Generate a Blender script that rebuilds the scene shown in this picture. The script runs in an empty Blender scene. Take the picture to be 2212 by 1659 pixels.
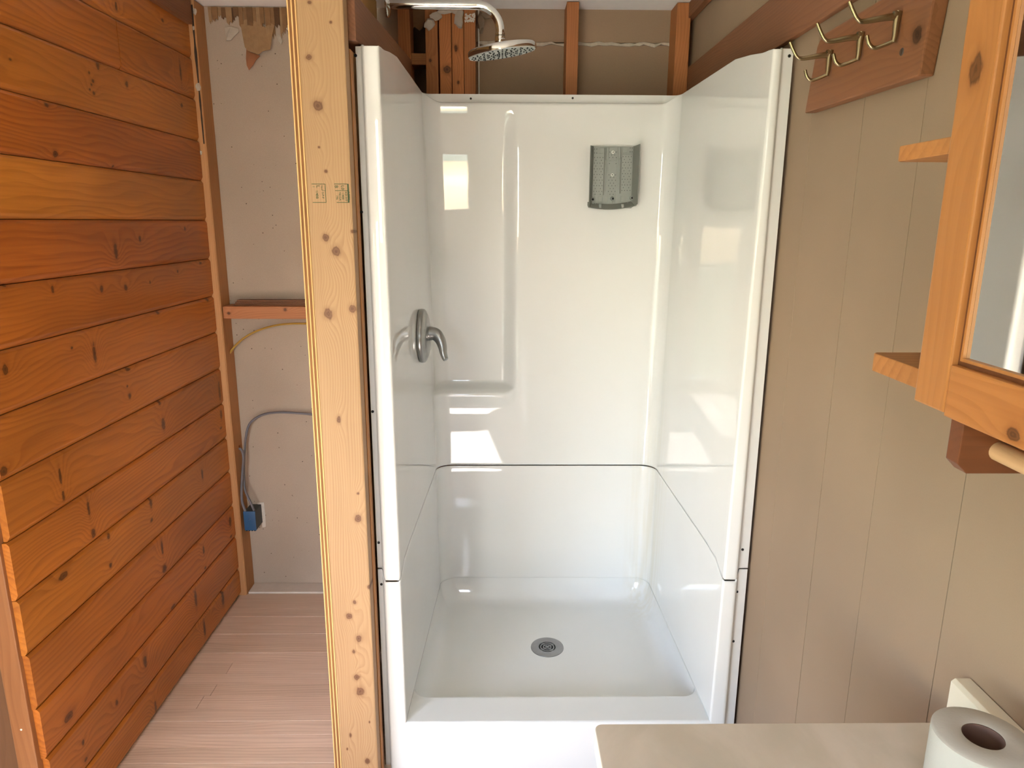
import bpy, bmesh, math, random
from mathutils import Vector, Matrix
from mathutils.geometry import tessellate_polygon

SC = bpy.context.scene
COL = SC.collection
random.seed(7)

# ------------------------------------------------------------------ camera
CAM_H = 1.37
FPX, PITCH, YAW, ROLL = 1504.26, math.radians(13.118), math.radians(-0.776), math.radians(0.259)
_f = Vector((-math.sin(YAW) * math.cos(PITCH), math.cos(YAW) * math.cos(PITCH), -math.sin(PITCH)))
_r0 = Vector((math.cos(YAW), math.sin(YAW), 0))
_u0 = _r0.cross(_f)
_r = _r0 * math.cos(ROLL) + _u0 * math.sin(ROLL)
_u = -_r0 * math.sin(ROLL) + _u0 * math.cos(ROLL)
cam = bpy.data.cameras.new('camera')
cam.sensor_fit = 'HORIZONTAL'; cam.sensor_width = 36.0; cam.lens = 36.0 * FPX / 2212.0
cam.clip_start = 0.02
cam_o = bpy.data.objects.new('camera', cam)
cam_o.matrix_world = Matrix(((_r.x, _u.x, -_f.x, 0), (_r.y, _u.y, -_f.y, 0), (_r.z, _u.z, -_f.z, CAM_H), (0, 0, 0, 1)))
COL.objects.link(cam_o)
SC.camera = cam_o

def M(px, py, ax, val):
    """survey helper: point where a sight line of the photograph meets the plane <axis> = val"""
    d = _f + _r * ((px - 1106) / FPX) + _u * ((829.5 - py) / FPX)
    o = Vector((0, 0, CAM_H))
    return o + d * ((val - o[ax]) / d[ax])

# ------------------------------------------------------------------ light
SUN_DIR = Vector((0.24, 1.65, -1.65)).normalized()
SKY_STRENGTH = 1.3
SUN_STRENGTH = 60.0
EXPOSURE = 1.10
w = bpy.data.worlds.new('sky'); SC.world = w; w.use_nodes = True
nt = w.node_tree; nt.nodes.clear()
wo = nt.nodes.new('ShaderNodeOutputWorld'); bg = nt.nodes.new('ShaderNodeBackground')
sk = nt.nodes.new('ShaderNodeTexSky'); sk.sky_type = 'NISHITA'; sk.sun_disc = False
sk.sun_elevation = math.asin(-SUN_DIR.z); sk.sun_rotation = math.atan2(-SUN_DIR.x, -SUN_DIR.y)
nt.links.new(sk.outputs[0], bg.inputs[0]); bg.inputs[1].default_value = SKY_STRENGTH
nt.links.new(bg.outputs[0], wo.inputs[0])
sun = bpy.data.lights.new('sun', 'SUN'); sun.energy = SUN_STRENGTH; sun.angle = math.radians(0.6); sun.color = (0.86, 0.95, 1.0)
sun_o = bpy.data.objects.new('sun', sun); COL.objects.link(sun_o)
sun_o.location = (-1.5, -5, 6); sun_o.rotation_euler = SUN_DIR.to_track_quat('-Z', 'Y').to_euler()
SC.view_settings.view_transform = 'Standard'; SC.view_settings.look = 'None'
SC.view_settings.gamma = 1.0; SC.view_settings.use_curve_mapping = False
SC.view_settings.exposure = EXPOSURE

# ------------------------------------------------------------------ helpers
def link(name, me, mat=None, parent=None, smooth=None):
    o = bpy.data.objects.new(name, me); COL.objects.link(o)
    if mat is not None and not me.materials: me.materials.append(mat)
    if smooth is not None:
        me.polygons.foreach_set('use_smooth', [True] * len(me.polygons))
        if smooth < 180: me.set_sharp_from_angle(angle=math.radians(smooth))
    if parent is not None: adopt(o, parent)
    return o

def adopt(o, parent):
    o.parent = parent
    o.matrix_parent_inverse = Matrix.Translation(-Vector(root_loc(parent)))

def root_loc(p):
    l = Vector(p.location)
    if p.parent is not None: return Vector((0, 0, 0)) if p.type == 'MESH' else l
    return l

def fin(name, bm, mat, parent=None, smooth=None):
    bmesh.ops.recalc_face_normals(bm, faces=bm.faces[:])
    me = bpy.data.meshes.new(name); bm.to_mesh(me); bm.free()
    return link(name, me, mat, parent, smooth)

def tag(o, label=None, cat=None, group=None, kind=None):
    if label: o['label'] = label
    if cat: o['category'] = cat
    if group: o['group'] = group
    if kind: o['kind'] = kind
    return o

def thing(name, label, cat, loc, group=None):
    o = bpy.data.objects.new(name, None); COL.objects.link(o); o.location = loc
    o.empty_display_size = 0.05
    return tag(o, label, cat, group)

def box(bm, x0, x1, y0, y1, z0, z1, bev=0.0, mat=None):
    vs = [bm.verts.new(p) for p in ((x0, y0, z0), (x1, y0, z0), (x1, y1, z0), (x0, y1, z0), (x0, y0, z1), (x1, y0, z1), (x1, y1, z1), (x0, y1, z1))]
    if mat is not None:
        for v in vs: v.co = mat @ v.co
    fs = [bm.faces.new([vs[i] for i in q]) for q in ((0, 3, 2, 1), (4, 5, 6, 7), (0, 1, 5, 4), (1, 2, 6, 5), (2, 3, 7, 6), (3, 0, 4, 7))]
    if bev > 0:
        es = list({e for f in fs for e in f.edges})
        bmesh.ops.bevel(bm, geom=es, offset=bev, segments=2, profile=0.6, affect='EDGES', clamp_overlap=True)
    return bm

def boxo(name, x0, x1, y0, y1, z0, z1, mat, parent=None, bev=0.0, tf=None):
    return fin(name, box(bmesh.new(), x0, x1, y0, y1, z0, z1, bev, tf), mat, parent, None)

def prism(bm, pts, axis, a, b, bev=0.0):
    """polygon pts (2D) extruded along axis from a to b"""
    def mk(p, t):
        return {0: (t, p[0], p[1]), 1: (p[0], t, p[1]), 2: (p[0], p[1], t)}[axis]
    lo = [bm.verts.new(mk(p, a)) for p in pts]; hi = [bm.verts.new(mk(p, b)) for p in pts]
    fs = [bm.faces.new(lo), bm.faces.new(hi)]
    n = len(pts)
    for i in range(n): fs.append(bm.faces.new((lo[i], lo[(i + 1) % n], hi[(i + 1) % n], hi[i])))
    if bev > 0:
        bmesh.ops.recalc_face_normals(bm, faces=fs)
        bmesh.ops.bevel(bm, geom=list({e for f in fs for e in f.edges}), offset=bev, segments=2, profile=0.6, affect='EDGES', clamp_overlap=True)
    return bm

def catmull(pts, n=8):
    pts = [Vector(p) for p in pts]
    out = []
    P = [pts[0] * 2 - pts[1]] + pts + [pts[-1] * 2 - pts[-2]]
    for i in range(1, len(P) - 2):
        for k in range(n):
            t = k / n
            a, b, c, d = P[i - 1], P[i], P[i + 1], P[i + 2]
            out.append(0.5 * ((2 * b) + (c - a) * t + (2 * a - 5 * b + 4 * c - d) * t * t + (3 * b - a - 3 * c + d) * t ** 3))
    out.append(pts[-1])
    return out

def tube(bm, pts, rad, seg=10, cap=True):
    """rad: number or list"""
    pts = [Vector(p) for p in pts]; n = len(pts)
    rad = [rad] * n if not isinstance(rad, (list, tuple)) else rad
    t0 = (pts[1] - pts[0]).normalized()
    ref = Vector((0, 0, 1)) if abs(t0.z) < 0.9 else Vector((1, 0, 0))
    nrm = (ref - t0 * ref.dot(t0)).normalized()
    rings = []
    for i in range(n):
        t = (pts[min(i + 1, n - 1)] - pts[max(i - 1, 0)]).normalized()
        nrm = (nrm - t * nrm.dot(t)).normalized(); bn = t.cross(nrm)
        rr = rad[i]
        ra, rb = rr if isinstance(rr, tuple) else (rr, rr)
        rings.append([bm.verts.new(pts[i] + nrm * (math.cos(2 * math.pi * k / seg) * ra) + bn * (math.sin(2 * math.pi * k / seg) * rb)) for k in range(seg)])
    for i in range(n - 1):
        for k in range(seg):
            bm.faces.new((rings[i][k], rings[i][(k + 1) % seg], rings[i + 1][(k + 1) % seg], rings[i + 1][k]))
    if cap:
        bm.faces.new(rings[0][::-1]); bm.faces.new(rings[-1])
    return bm

def lathe(bm, prof, mat, seg=40):
    """prof: (radius, height) along local z, placed by matrix mat"""
    rings = []
    for r, h in prof:
        if r < 1e-6: rings.append([bm.verts.new(mat @ Vector((0, 0, h)))])
        else: rings.append([bm.verts.new(mat @ Vector((r * math.cos(2 * math.pi * k / seg), r * math.sin(2 * math.pi * k / seg), h))) for k in range(seg)])
    for a, b in zip(rings, rings[1:]):
        if len(a) == 1 and len(b) == 1: continue
        for k in range(seg):
            k2 = (k + 1) % seg
            if len(a) == 1: bm.faces.new((a[0], b[k], b[k2]))
            elif len(b) == 1: bm.faces.new((a[k], a[k2], b[0]))
            else: bm.faces.new((a[k], a[k2], b[k2], b[k]))
    return bm

def frame_mat(origin, zdir, xdir=None):
    z = Vector(zdir).normalized()
    x = Vector(xdir) if xdir else (Vector((1, 0, 0)) if abs(z.x) < 0.9 else Vector((0, 1, 0)))
    x = (x - z * x.dot(z)).normalized(); y = z.cross(x)
    m = Matrix((x, y, z)).transposed().to_4x4(); m.translation = Vector(origin)
    return m

def lump(bm, c, r, rs, n=9):
    b2 = bmesh.new(); bmesh.ops.create_icosphere(b2, subdivisions=2, radius=1.0)
    for v in b2.verts:
        k = 1 + rs.uniform(-.3, .3)
        v.co = Vector((v.co.x * r[0] * k, v.co.y * r[1] * k, v.co.z * r[2] * k)) + Vector(c)
    me = bpy.data.meshes.new('x'); b2.to_mesh(me); b2.free(); bm.from_mesh(me); bpy.data.meshes.remove(me)

def sstep(a, b, x):
    t = max(0.0, min(1.0, (x - a) / (b - a))); return t * t * (3 - 2 * t)

def lerp(a, b, t): return a + (b - a) * t

# ------------------------------------------------------------------ materials
def srgb(r, g, b):
    f = lambda c: (c / 255 / 12.92) if c / 255 <= 0.04045 else ((c / 255 + 0.055) / 1.055) ** 2.4
    return (f(r), f(g), f(b), 1.0)

class NT:
    def __init__(self, name):
        self.m = bpy.data.materials.new(name); self.m.use_nodes = True
        self.t = self.m.node_tree; self.t.nodes.clear()
        self.out = self.t.nodes.new('ShaderNodeOutputMaterial')
        self.b = self.t.nodes.new('ShaderNodeBsdfPrincipled')
        self.t.links.new(self.b.outputs[0], self.out.inputs[0])
    def n(self, typ, **kw):
        nd = self.t.nodes.new(typ)
        for k, v in kw.items(): setattr(nd, k, v)
        return nd
    def l(self, a, b): self.t.links.new(a, b)
    def val(self, sock, v):
        if hasattr(v, 'is_linked') or hasattr(v, 'links'): self.l(v, sock)
        else: sock.default_value = v
    def math(self, op, a, b=None, clamp=False):
        nd = self.n('ShaderNodeMath', operation=op); nd.use_clamp = clamp
        self.val(nd.inputs[0], a)
        if b is not None: self.val(nd.inputs[1], b)
        return nd.outputs[0]
    def rng(self, v, a, b, c, d, smooth=True):
        nd = self.n('ShaderNodeMapRange'); nd.interpolation_type = 'SMOOTHSTEP' if smooth else 'LINEAR'
        self.val(nd.inputs[0], v)
        for i, x in enumerate((a, b, c, d)): nd.inputs[i + 1].default_value = x
        return nd.outputs[0]
    def mix(self, fac, a, b, mode='MIX'):
        nd = self.n('ShaderNodeMix', data_type='RGBA', blend_type=mode)
        self.val(nd.inputs[0], fac); self.val(nd.inputs[6], a); self.val(nd.inputs[7], b)
        return nd.outputs[2]
    def coord(self, scale=(1, 1, 1), loc=(0, 0, 0)):
        tc = self.n('ShaderNodeTexCoord'); mp = self.n('ShaderNodeMapping')
        mp.inputs['Scale'].default_value = scale; mp.inputs['Location'].default_value = loc
        self.l(tc.outputs['Object'], mp.inputs[0]); return mp.outputs[0]
    def noise(self, vec, scale, detail=4, rough=0.5, dist=0.0):
        nd = self.n('ShaderNodeTexNoise'); nd.inputs['Scale'].default_value = scale
        nd.inputs['Detail'].default_value = detail; nd.inputs['Roughness'].default_value = rough; nd.inputs['Distortion'].default_value = dist
        self.l(vec, nd.inputs['Vector']); return nd.outputs['Fac']
    def bump(self, h, strength=0.3, dist=0.002):
        nd = self.n('ShaderNodeBump'); nd.inputs['Strength'].default_value = strength; nd.inputs['Distance'].default_value = dist
        self.l(h, nd.inputs['Height']); self.l(nd.outputs[0], self.b.inputs['Normal'])
    def set(self, **kw):
        for k, v in kw.items(): self.val(self.b.inputs[k], v)
        return self.m

def plain(name, col, rough=0.5, metal=0.0, var=0.08, vs=20, bump=0.0, bs=200, spec=0.5, coat=0.0):
    t = NT(name); v = t.coord()
    n = t.noise(v, vs, 3)
    c2 = tuple(c * (1 - var * 2) for c in col[:3]) + (1,)
    t.set(**{'Base Color': t.mix(n, col, c2), 'Roughness': rough, 'Metallic': metal, 'Specular IOR Level': spec})
    if coat: t.set(**{'Coat Weight': coat, 'Coat Roughness': 0.05})
    if bump: t.bump(t.noise(v, bs, 3), bump, 0.001)
    return t.m

def knot_group():
    g = bpy.data.node_groups.new('knot_distance', 'ShaderNodeTree')
    g.interface.new_socket('P', in_out='INPUT', socket_type='NodeSocketVector')
    g.interface.new_socket('C', in_out='INPUT', socket_type='NodeSocketVector')
    g.interface.new_socket('R', in_out='INPUT', socket_type='NodeSocketVector')
    g.interface.new_socket('D', in_out='OUTPUT', socket_type='NodeSocketFloat')
    i = g.nodes.new('NodeGroupInput'); o = g.nodes.new('NodeGroupOutput')
    s = g.nodes.new('ShaderNodeVectorMath'); s.operation = 'SUBTRACT'
    d = g.nodes.new('ShaderNodeVectorMath'); d.operation = 'DIVIDE'
    le = g.nodes.new('ShaderNodeVectorMath'); le.operation = 'LENGTH'
    g.links.new(i.outputs[0], s.inputs[0]); g.links.new(i.outputs[1], s.inputs[1])
    g.links.new(s.outputs[0], d.inputs[0]); g.links.new(i.outputs[2], d.inputs[1])
    g.links.new(d.outputs[0], le.inputs[0]); g.links.new(le.outputs['Value'], o.inputs[0])
    return g
KNOT = knot_group()

def wood(name, light, dark, along='z', knots=(), across='x', freq=160.0, ring=0.5, rough=0.5, seed=0, knotcol=None, grain=0.35,
         blotch=0.25, coat=0.0, nscale=1.0, bump=0.15, wander=0.02):
    """procedural timber. knots: (centre Vector, r_along, r_across); grain lines run along an axis and flow round the knots"""
    t = NT(name); ai = 'xyz'.index(along); ci = 'xyz'.index(across); oi = 3 - ai - ci
    tc = t.n('ShaderNodeTexCoord'); P = tc.outputs['Object']
    def sc(a, c, o=None):
        s = [0, 0, 0]; s[ai] = a; s[ci] = c; s[oi] = c if o is None else o
        mp = t.n('ShaderNodeMapping'); mp.inputs['Scale'].default_value = s
        mp.inputs['Location'].default_value = (seed * 1.37, seed * 2.11, seed * 0.73)
        t.l(P, mp.inputs[0]); return mp.outputs[0]
    fine = t.noise(sc(4 * nscale, 160 * nscale), 1.0, 5, 0.6)
    med = t.noise(sc(1.2, 14), 1.0, 3)
    big = t.noise(sc(1.6, 5), 1.0, 2)
    warp = t.noise(sc(1.5, 6), 1.0, 2)
    sep = t.n('ShaderNodeSeparateXYZ'); t.l(P, sep.inputs[0])
    ph = t.math('ADD', sep.outputs[ci], t.math('MULTIPLY', t.math('SUBTRACT', warp, 0.5), wander * 6))
    ph = t.math('ADD', ph, t.math('MULTIPLY', sep.outputs[oi], 0.7))
    dmin = None; bulge = None
    for c, ra, rc in knots:
        g = t.n('ShaderNodeGroup'); g.node_tree = KNOT
        r = [0, 0, 0]; r[ai] = ra; r[ci] = rc; r[oi] = 1e3
        t.l(P, g.inputs[0]); g.inputs[1].default_value = c; g.inputs[2].default_value = r
        d = g.outputs[0]
        dmin = d if dmin is None else t.math('MINIMUM', dmin, d)
        r2 = list(r); r2[ai] = ra * 3.2 + 0.012; r2[ci] = rc * 1.8 + 0.006
        g2 = t.n('ShaderNodeGroup'); g2.node_tree = KNOT
        t.l(P, g2.inputs[0]); g2.inputs[1].default_value = c; g2.inputs[2].default_value = r2
        e = t.math('MULTIPLY', t.math('EXPONENT', t.math('MULTIPLY', t.math('MULTIPLY', g2.outputs[0], g2.outputs[0]), -1.0)), rc * 2.2 + 0.004)
        bulge = e if bulge is None else t.math('ADD', bulge, e)
    if bulge is not None: ph = t.math('ADD', ph, bulge)
    s = t.math('FRACT', t.math('MULTIPLY', ph, freq))
    line = t.math('MULTIPLY', t.rng(s, 0.25, 0.92, 0.0, 1.0), t.rng(s, 0.92, 1.0, 1.0, 0.0))
    line = t.math('MULTIPLY', line, t.rng(med, 0.25, 0.7, 0.35, 1.0))
    f = t.math('ADD', t.math('MULTIPLY', line, ring), t.math('MULTIPLY', t.math('SUBTRACT', fine, 0.42), grain * 2.0), clamp=True)
    col = t.mix(f, light, dark)
    bl = t.rng(big, 0.3, 0.7, 0.0, blotch)
    col = t.mix(bl, col, tuple(x * 0.55 for x in dark[:3]) + (1,))
    if dmin is not None:
        nz = t.noise(sc(60, 130), 1.0, 4)
        dd = t.math('ADD', dmin, t.math('MULTIPLY', t.math('SUBTRACT', nz, 0.5), 1.1))
        halo = t.rng(dd, 0.9, 2.0, 0.40, 0.0)
        kc = knotcol or tuple(x * 0.28 for x in dark[:3]) + (1,)
        col = t.mix(halo, col, tuple((a * 0.6 + b * 0.4) for a, b in zip(dark[:3], kc[:3])) + (1,))
        rings = t.rng(t.math('SINE', t.math('MULTIPLY', dd, 9.0)), -1, 1, 0.75, 1.0)
        col = t.mix(t.math('MULTIPLY', t.rng(dd, 0.7, 1.1, 1.0, 0.0), rings), col, kc)
    t.set(**{'Base Color': col, 'Roughness': rough, 'Specular IOR Level': 0.4})
    if coat: t.set(**{'Coat Weight': coat, 'Coat Roughness': 0.2})
    if bump: t.bump(t.math('ADD', fine, t.math('MULTIPLY', line, 0.4)), bump, 0.0008)
    return t.m

def specked(name, col, speck, thr=0.09, scale=70, rough=0.75, fine=0.12):
    t = NT(name); v = t.coord()
    vo = t.n('ShaderNodeTexVoronoi'); vo.inputs['Scale'].default_value = scale; t.l(v, vo.inputs['Vector'])
    sepc = t.n('ShaderNodeSeparateColor'); t.l(vo.outputs['Color'], sepc.inputs[0])
    sel = t.rng(sepc.outputs[0], 0.66, 0.68, 0.0, 1.0)
    size = t.math('MULTIPLY', sepc.outputs[1], thr)
    dot = t.math('LESS_THAN', vo.outputs['Distance'], size)
    big = t.noise(v, 2.5, 3); fn = t.noise(v, 420, 2)
    c = t.mix(t.rng(big, 0.3, 0.7, 0.0, 1.0), col, tuple(x * 0.88 for x in col[:3]) + (1,))
    c = t.mix(t.rng(fn, 0.35, 0.7, 0.0, fine), c, tuple(x * 0.4 for x in col[:3]) + (1,))
    c = t.mix(t.math('MULTIPLY', t.math('MULTIPLY', sel, dot), 0.85), c, speck)
    t.set(**{'Base Color': c, 'Roughness': rough, 'Specular IOR Level': 0.25})
    t.bump(fn, 0.1, 0.0006)
    return t.m

def gel(name, col):
    """moulded glossy gelcoat, faintly uneven, with yellowed water marks"""
    t = NT(name); v = t.coord()
    n = t.noise(v, 6.0, 2)
    st = t.noise(t.coord((60, 60, 2.5)), 1.0, 3)
    lowz = t.n('ShaderNodeSeparateXYZ'); tc = t.n('ShaderNodeTexCoord'); t.l(tc.outputs['Object'], lowz.inputs[0])
    band = t.math('MULTIPLY', t.rng(lowz.outputs[0], 0.40, 0.50, 0.0, 1.0), t.rng(lowz.outputs[1], 2.0, 2.22, 0.0, 1.0))
    fac = t.math('MULTIPLY', t.math('MULTIPLY', t.rng(st, 0.35, 0.65, 0.15, 0.8), band), t.rng(lowz.outputs[2], 1.0, 0.3, 0.0, 0.55))
    c = t.mix(t.rng(n, 0.3, 0.7, 0.0, 0.3), col, tuple(x * 0.96 for x in col[:3]) + (1,))
    c = t.mix(fac, c, (0.62, 0.55, 0.40, 1))
    t.set(**{'Base Color': c, 'Roughness': 0.025, 'Specular IOR Level': 0.55})
    t.bump(t.noise(v, 9.0, 1), 0.02, 0.008)
    return t.m

C_PINE_L, C_PINE_D = srgb(205, 128, 58), srgb(150, 78, 28)
MAT = {}
MAT['gel'] = gel('white_gelcoat', (0.74, 0.732, 0.71, 1))
MAT['chrome'] = plain('polished_chrome', (0.72, 0.70, 0.68, 1), 0.06, 1.0, 0.02)
MAT['nickel'] = plain('brushed_nickel', (0.34, 0.335, 0.325, 1), 0.30, 1.0, 0.05)
MAT['steel'] = plain('drain_steel', (0.35, 0.35, 0.36, 1), 0.38, 1.0, 0.1, 60)
MAT['brass'] = plain('antique_brass', (0.36, 0.29, 0.17, 1), 0.25, 1.0, 0.1)
MAT['black'] = plain('black_gap', (0.008, 0.007, 0.006, 1), 0.8, var=0.1)
MAT['nozzle'] = plain('dark_rubber', (0.02, 0.022, 0.022, 1), 0.5)
MAT['headface'] = plain('pale_grey_plastic', srgb(176, 182, 176), 0.35)
MAT['greyplastic'] = plain('grey_plastic', srgb(148, 151, 146), 0.6, var=0.05)
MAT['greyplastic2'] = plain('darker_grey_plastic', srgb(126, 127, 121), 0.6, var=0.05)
MAT['white'] = plain('white_plastic', srgb(235, 235, 228), 0.4)
MAT['ceiling'] = plain('ceiling_paint', srgb(248, 247, 247), 0.8, var=0.04, bump=0.2, bs=60)
MAT['tan'] = specked('tan_painted_panel', srgb(154, 131, 109), srgb(90, 66, 48), 0.035, 22, 0.55, 0.04)
MAT['board'] = specked('speckled_grey_wallboard', srgb(184, 167, 152), srgb(62, 46, 36), 0.20, 85, 0.8, 0.12)
MAT['backpanel'] = specked('brown_paper_wallboard', srgb(164, 138, 114), srgb(70, 50, 36), 0.05, 40, 0.8, 0.10)
MAT['roomwall'] = plain('room_wall_paint', srgb(200, 184, 164), 0.7, var=0.04)
MAT['plaster'] = plain('plaster_lumps', srgb(196, 184, 170), 0.9, var=0.15, vs=60, bump=0.5, bs=120)
MAT['paper'] = plain('torn_brown_paper', srgb(168, 128, 90), 0.85, var=0.2, vs=40, bump=0.4, bs=150)
MAT['stud'] = wood('dark_stud', srgb(168, 112, 68), srgb(118, 70, 38), 'z', (), 'x', 150, 0.35, 0.65, 3)
MAT['header'] = wood('brown_header', srgb(142, 94, 64), srgb(100, 62, 40), 'y', (), 'z', 130, 0.3, 0.6, 5)
MAT['block'] = wood('reddish_blocking', srgb(186, 122, 80), srgb(140, 82, 48), 'x', (), 'z', 150, 0.35, 0.6, 9)
MAT['lightstud'] = wood('pale_stud', srgb(196, 142, 92), srgb(150, 96, 54), 'z', (), 'x', 140, 0.35, 0.6, 12)
MAT['edgestrip'] = wood('pale_stud_edge', srgb(200, 148, 100), srgb(160, 106, 62), 'z', (), 'x', 120, 0.2, 0.6, 14)
MAT['plydark'] = wood('ply_dark_layer', srgb(140, 92, 48), srgb(100, 60, 28), 'z', (), 'x', 300, 0.4, 0.7, 2, nscale=2)
MAT['plylight'] = wood('ply_light_layer', srgb(224, 178, 118), srgb(190, 138, 82), 'z', (), 'x', 200, 0.3, 0.7, 8, nscale=2)
MAT['cab'] = wood('honey_pine', srgb(174, 116, 62), srgb(148, 90, 44), 'z', [(M(2108, 150, 0, .43), .014, .009)], 'y', 90, 0.3, 0.4, 21, coat=0.2)
MAT['cabrail'] = wood('honey_pine_rail', srgb(172, 112, 58), srgb(142, 84, 38), 'y', [(M(2187, 938, 0, .43), .008, .006)], 'z', 90, 0.4, 0.4, 23, coat=0.2)
MAT['cabshelf'] = wood('honey_pine_shelf', srgb(178, 120, 66), srgb(134, 78, 38), 'x', (), 'y', 60, 0.4, 0.5, 26)
MAT['cabdark'] = wood('shaded_dark_pine', srgb(108, 62, 34), srgb(80, 42, 20), 'x', (), 'z', 80, 0.3, 0.4, 29, coat=0.2)  # pine darkened for the bracket's shade; also the dark bead by the glass
MAT['rack'] = wood('rack_board', srgb(138, 90, 58), srgb(104, 62, 36), 'y', [(M(2000, 76, 0, .59), .012, .012)], 'z', 90, 0.3, 0.45, 31)
MAT['rackend'] = wood('rack_end_grain', srgb(190, 130, 78), srgb(150, 92, 48), 'z', [(Vector((.592, 1.03, 1.625)), .012, .02)], 'x', 90, 0.3, 0.6, 33)
MAT['counter'] = None
t = NT('cultured_marble'); v = t.coord()
n1 = t.noise(v, 5.0, 5, 0.55, 1.2)
t.set(**{'Base Color': t.mix(t.rng(n1, 0.35, 0.65, 0, 1), srgb(206, 192, 178), srgb(186, 174, 158)), 'Roughness': 0.28, 'Specular IOR Level': 0.5})
MAT['counter'] = t.m
MAT['splash'] = plain('cream_marble', srgb(226, 216, 196), 0.3, var=0.03, vs=8)
MAT['tissue'] = plain('tissue_paper', srgb(184, 179, 171), 0.95, var=0.03, vs=60, bump=0.25, bs=260, spec=0.1)
MAT['card'] = plain('cardboard_core', srgb(112, 84, 72), 0.9)
MAT['mirror'] = plain('mirror_silver', (0.86, 0.87, 0.86, 1), 0.02, 1.0, 0.0)
MAT['yellow'] = plain('yellow_cable', srgb(206, 164, 76), 0.45, var=0.12)
MAT['greycable'] = plain('grey_cable', srgb(112, 110, 118), 0.5, var=0.06)
MAT['blue'] = plain('blue_plastic_box', srgb(42, 88, 134), 0.5, var=0.08)
MAT['bluedark'] = plain('dark_box_side', srgb(70, 78, 80), 0.6)
MAT['copper'] = plain('bare_copper', srgb(170, 100, 60), 0.35, 1.0)
MAT['ink'] = plain('green_stamp_ink', srgb(60, 82, 50), 0.8)
MAT['glass'] = None
t = NT('window_glass'); t.set(**{'Base Color': (1, 1, 1, 1), 'Roughness': 0.0, 'Transmission Weight': 1.0, 'IOR': 1.02, 'Specular IOR Level': 0.2})
MAT['glass'] = t.m
MAT['sash'] = plain('white_sash', srgb(228, 226, 220), 0.5)
MAT['leaf'] = plain('hedge_leaves', srgb(84, 120, 52), 0.6, var=0.3, vs=9)

# ------------------------------------------------------------------ structure: floor
CZ = 2.038          # ceiling height
XR = 0.60           # right wall face
XL = -0.98          # plank wall face
YB = 2.46           # back wall face
Y0 = -1.20          # wall behind the camera
floor = boxo('floor', -1.25, 0.85, Y0 - 0.1, YB + 0.25, -0.06, -0.014, plain('subfloor_grime', srgb(40, 28, 20), 0.9)); tag(floor, kind='structure')
FM = [wood('oak_strip_%d' % i, srgb(*a), srgb(*b), 'x', (), 'y', 95, 0.4, 0.34, 40 + i, nscale=1.2, grain=0.6, blotch=0.14, wander=0.012) for i, (a, b) in enumerate((
    ((234, 209, 190), (196, 165, 144)), ((230, 205, 186), (192, 161, 140)), ((237, 212, 193), (201, 170, 149)), ((227, 202, 182), (190, 159, 138))))]
rnd = random.Random(3)
edges = [2.390]
for yy in (2.336, 2.284, 2.232, 2.180, 2.125, 2.076, 2.018, 1.967, 1.911, 1.861, 1.808, 1.751, 1.700, 1.646, 1.598, 1.543): edges.append(yy)
while edges[-1] > Y0: edges.append(edges[-1] - 0.0535)
JX = {10: -.742, 12: -.755, 13: -.775}
def jx_of(px, cy0, cy1): return M(px, (cy0 + cy1) / 2, 2, 0).x
JX = {i: x for i, x in ((8, M(496, 1443, 2, 0).x), (10, M(462, 1490, 2, 0).x), (11, M(434, 1515, 2, 0).x))}
for i in range(len(edges) - 1):
    y1, y0 = edges[i], edges[i + 1]
    if y0 < Y0: y0 = Y0
    js = [JX[i]] if i in JX else ([rnd.uniform(-0.2, 0.5)] if rnd.random() < 0.6 else [])
    xs = [-1.10 if y1 < 1.30 else -0.992] + sorted(js) + [XR + 0.02]
    for a, b in zip(xs, xs[1:]):
        g = 0.0004
        dz = rnd.uniform(-0.0005, 0.0005)
        boxo('floor_board', a + g, b - g * 1.6, y0 + g, y1 - g, -0.014, dz, FM[rnd.randrange(4)], floor, 0.0004)

# ceiling and walls
ceil = boxo('ceiling', -1.25, 0.85, Y0 - 0.1, YB + 0.25, CZ, CZ + 0.05, MAT['ceiling']); tag(ceil, kind='structure')
# back wall: wallboard behind the niche, brown board behind the shower, one open bay between
wb = boxo('wall_back', -1.15, 0.80, YB + 0.14, YB + 0.17, 0, CZ, MAT['backpanel']); tag(wb, kind='structure')
boxo('wallboard_sheet', -1.10, -0.318, YB, YB + 0.013, 0.0, CZ, MAT['board'], wb)
boxo('wallboard_sheet', -0.16, 0.70, YB, YB + 0.013, 1.940, CZ, MAT['backpanel'], wb)
boxo('wallboard_sheet', -0.16, 0.70, YB, YB + 0.013, 0.6, 1.932, MAT['backpanel'], wb)
# broken paper and gypsum along the horizontal joint
bm = bmesh.new()
rr = random.Random(5)
x = -0.08
prev = None
while x < 0.60:
    zc = 1.936 + rr.uniform(-0.003, 0.004); h = rr.uniform(0.003, 0.008); d = rr.uniform(0.003, 0.008)
    cur = [bm.verts.new((x, YB - d, zc - h)), bm.verts.new((x, YB - d * 0.8, zc + h * 0.3)), bm.verts.new((x, YB + 0.006, zc + h)), bm.verts.new((x, YB + 0.006, zc - h))]
    if prev:
        for k in range(4): bm.faces.new((prev[k], prev[(k + 1) % 4], cur[(k + 1) % 4], cur[k]))
    prev = cur; x += rr.uniform(0.012, 0.03)
fin('gypsum_seam', bm, plain('raw_gypsum', srgb(214, 200, 182), 0.9, var=0.25, vs=70), wb)

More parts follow.
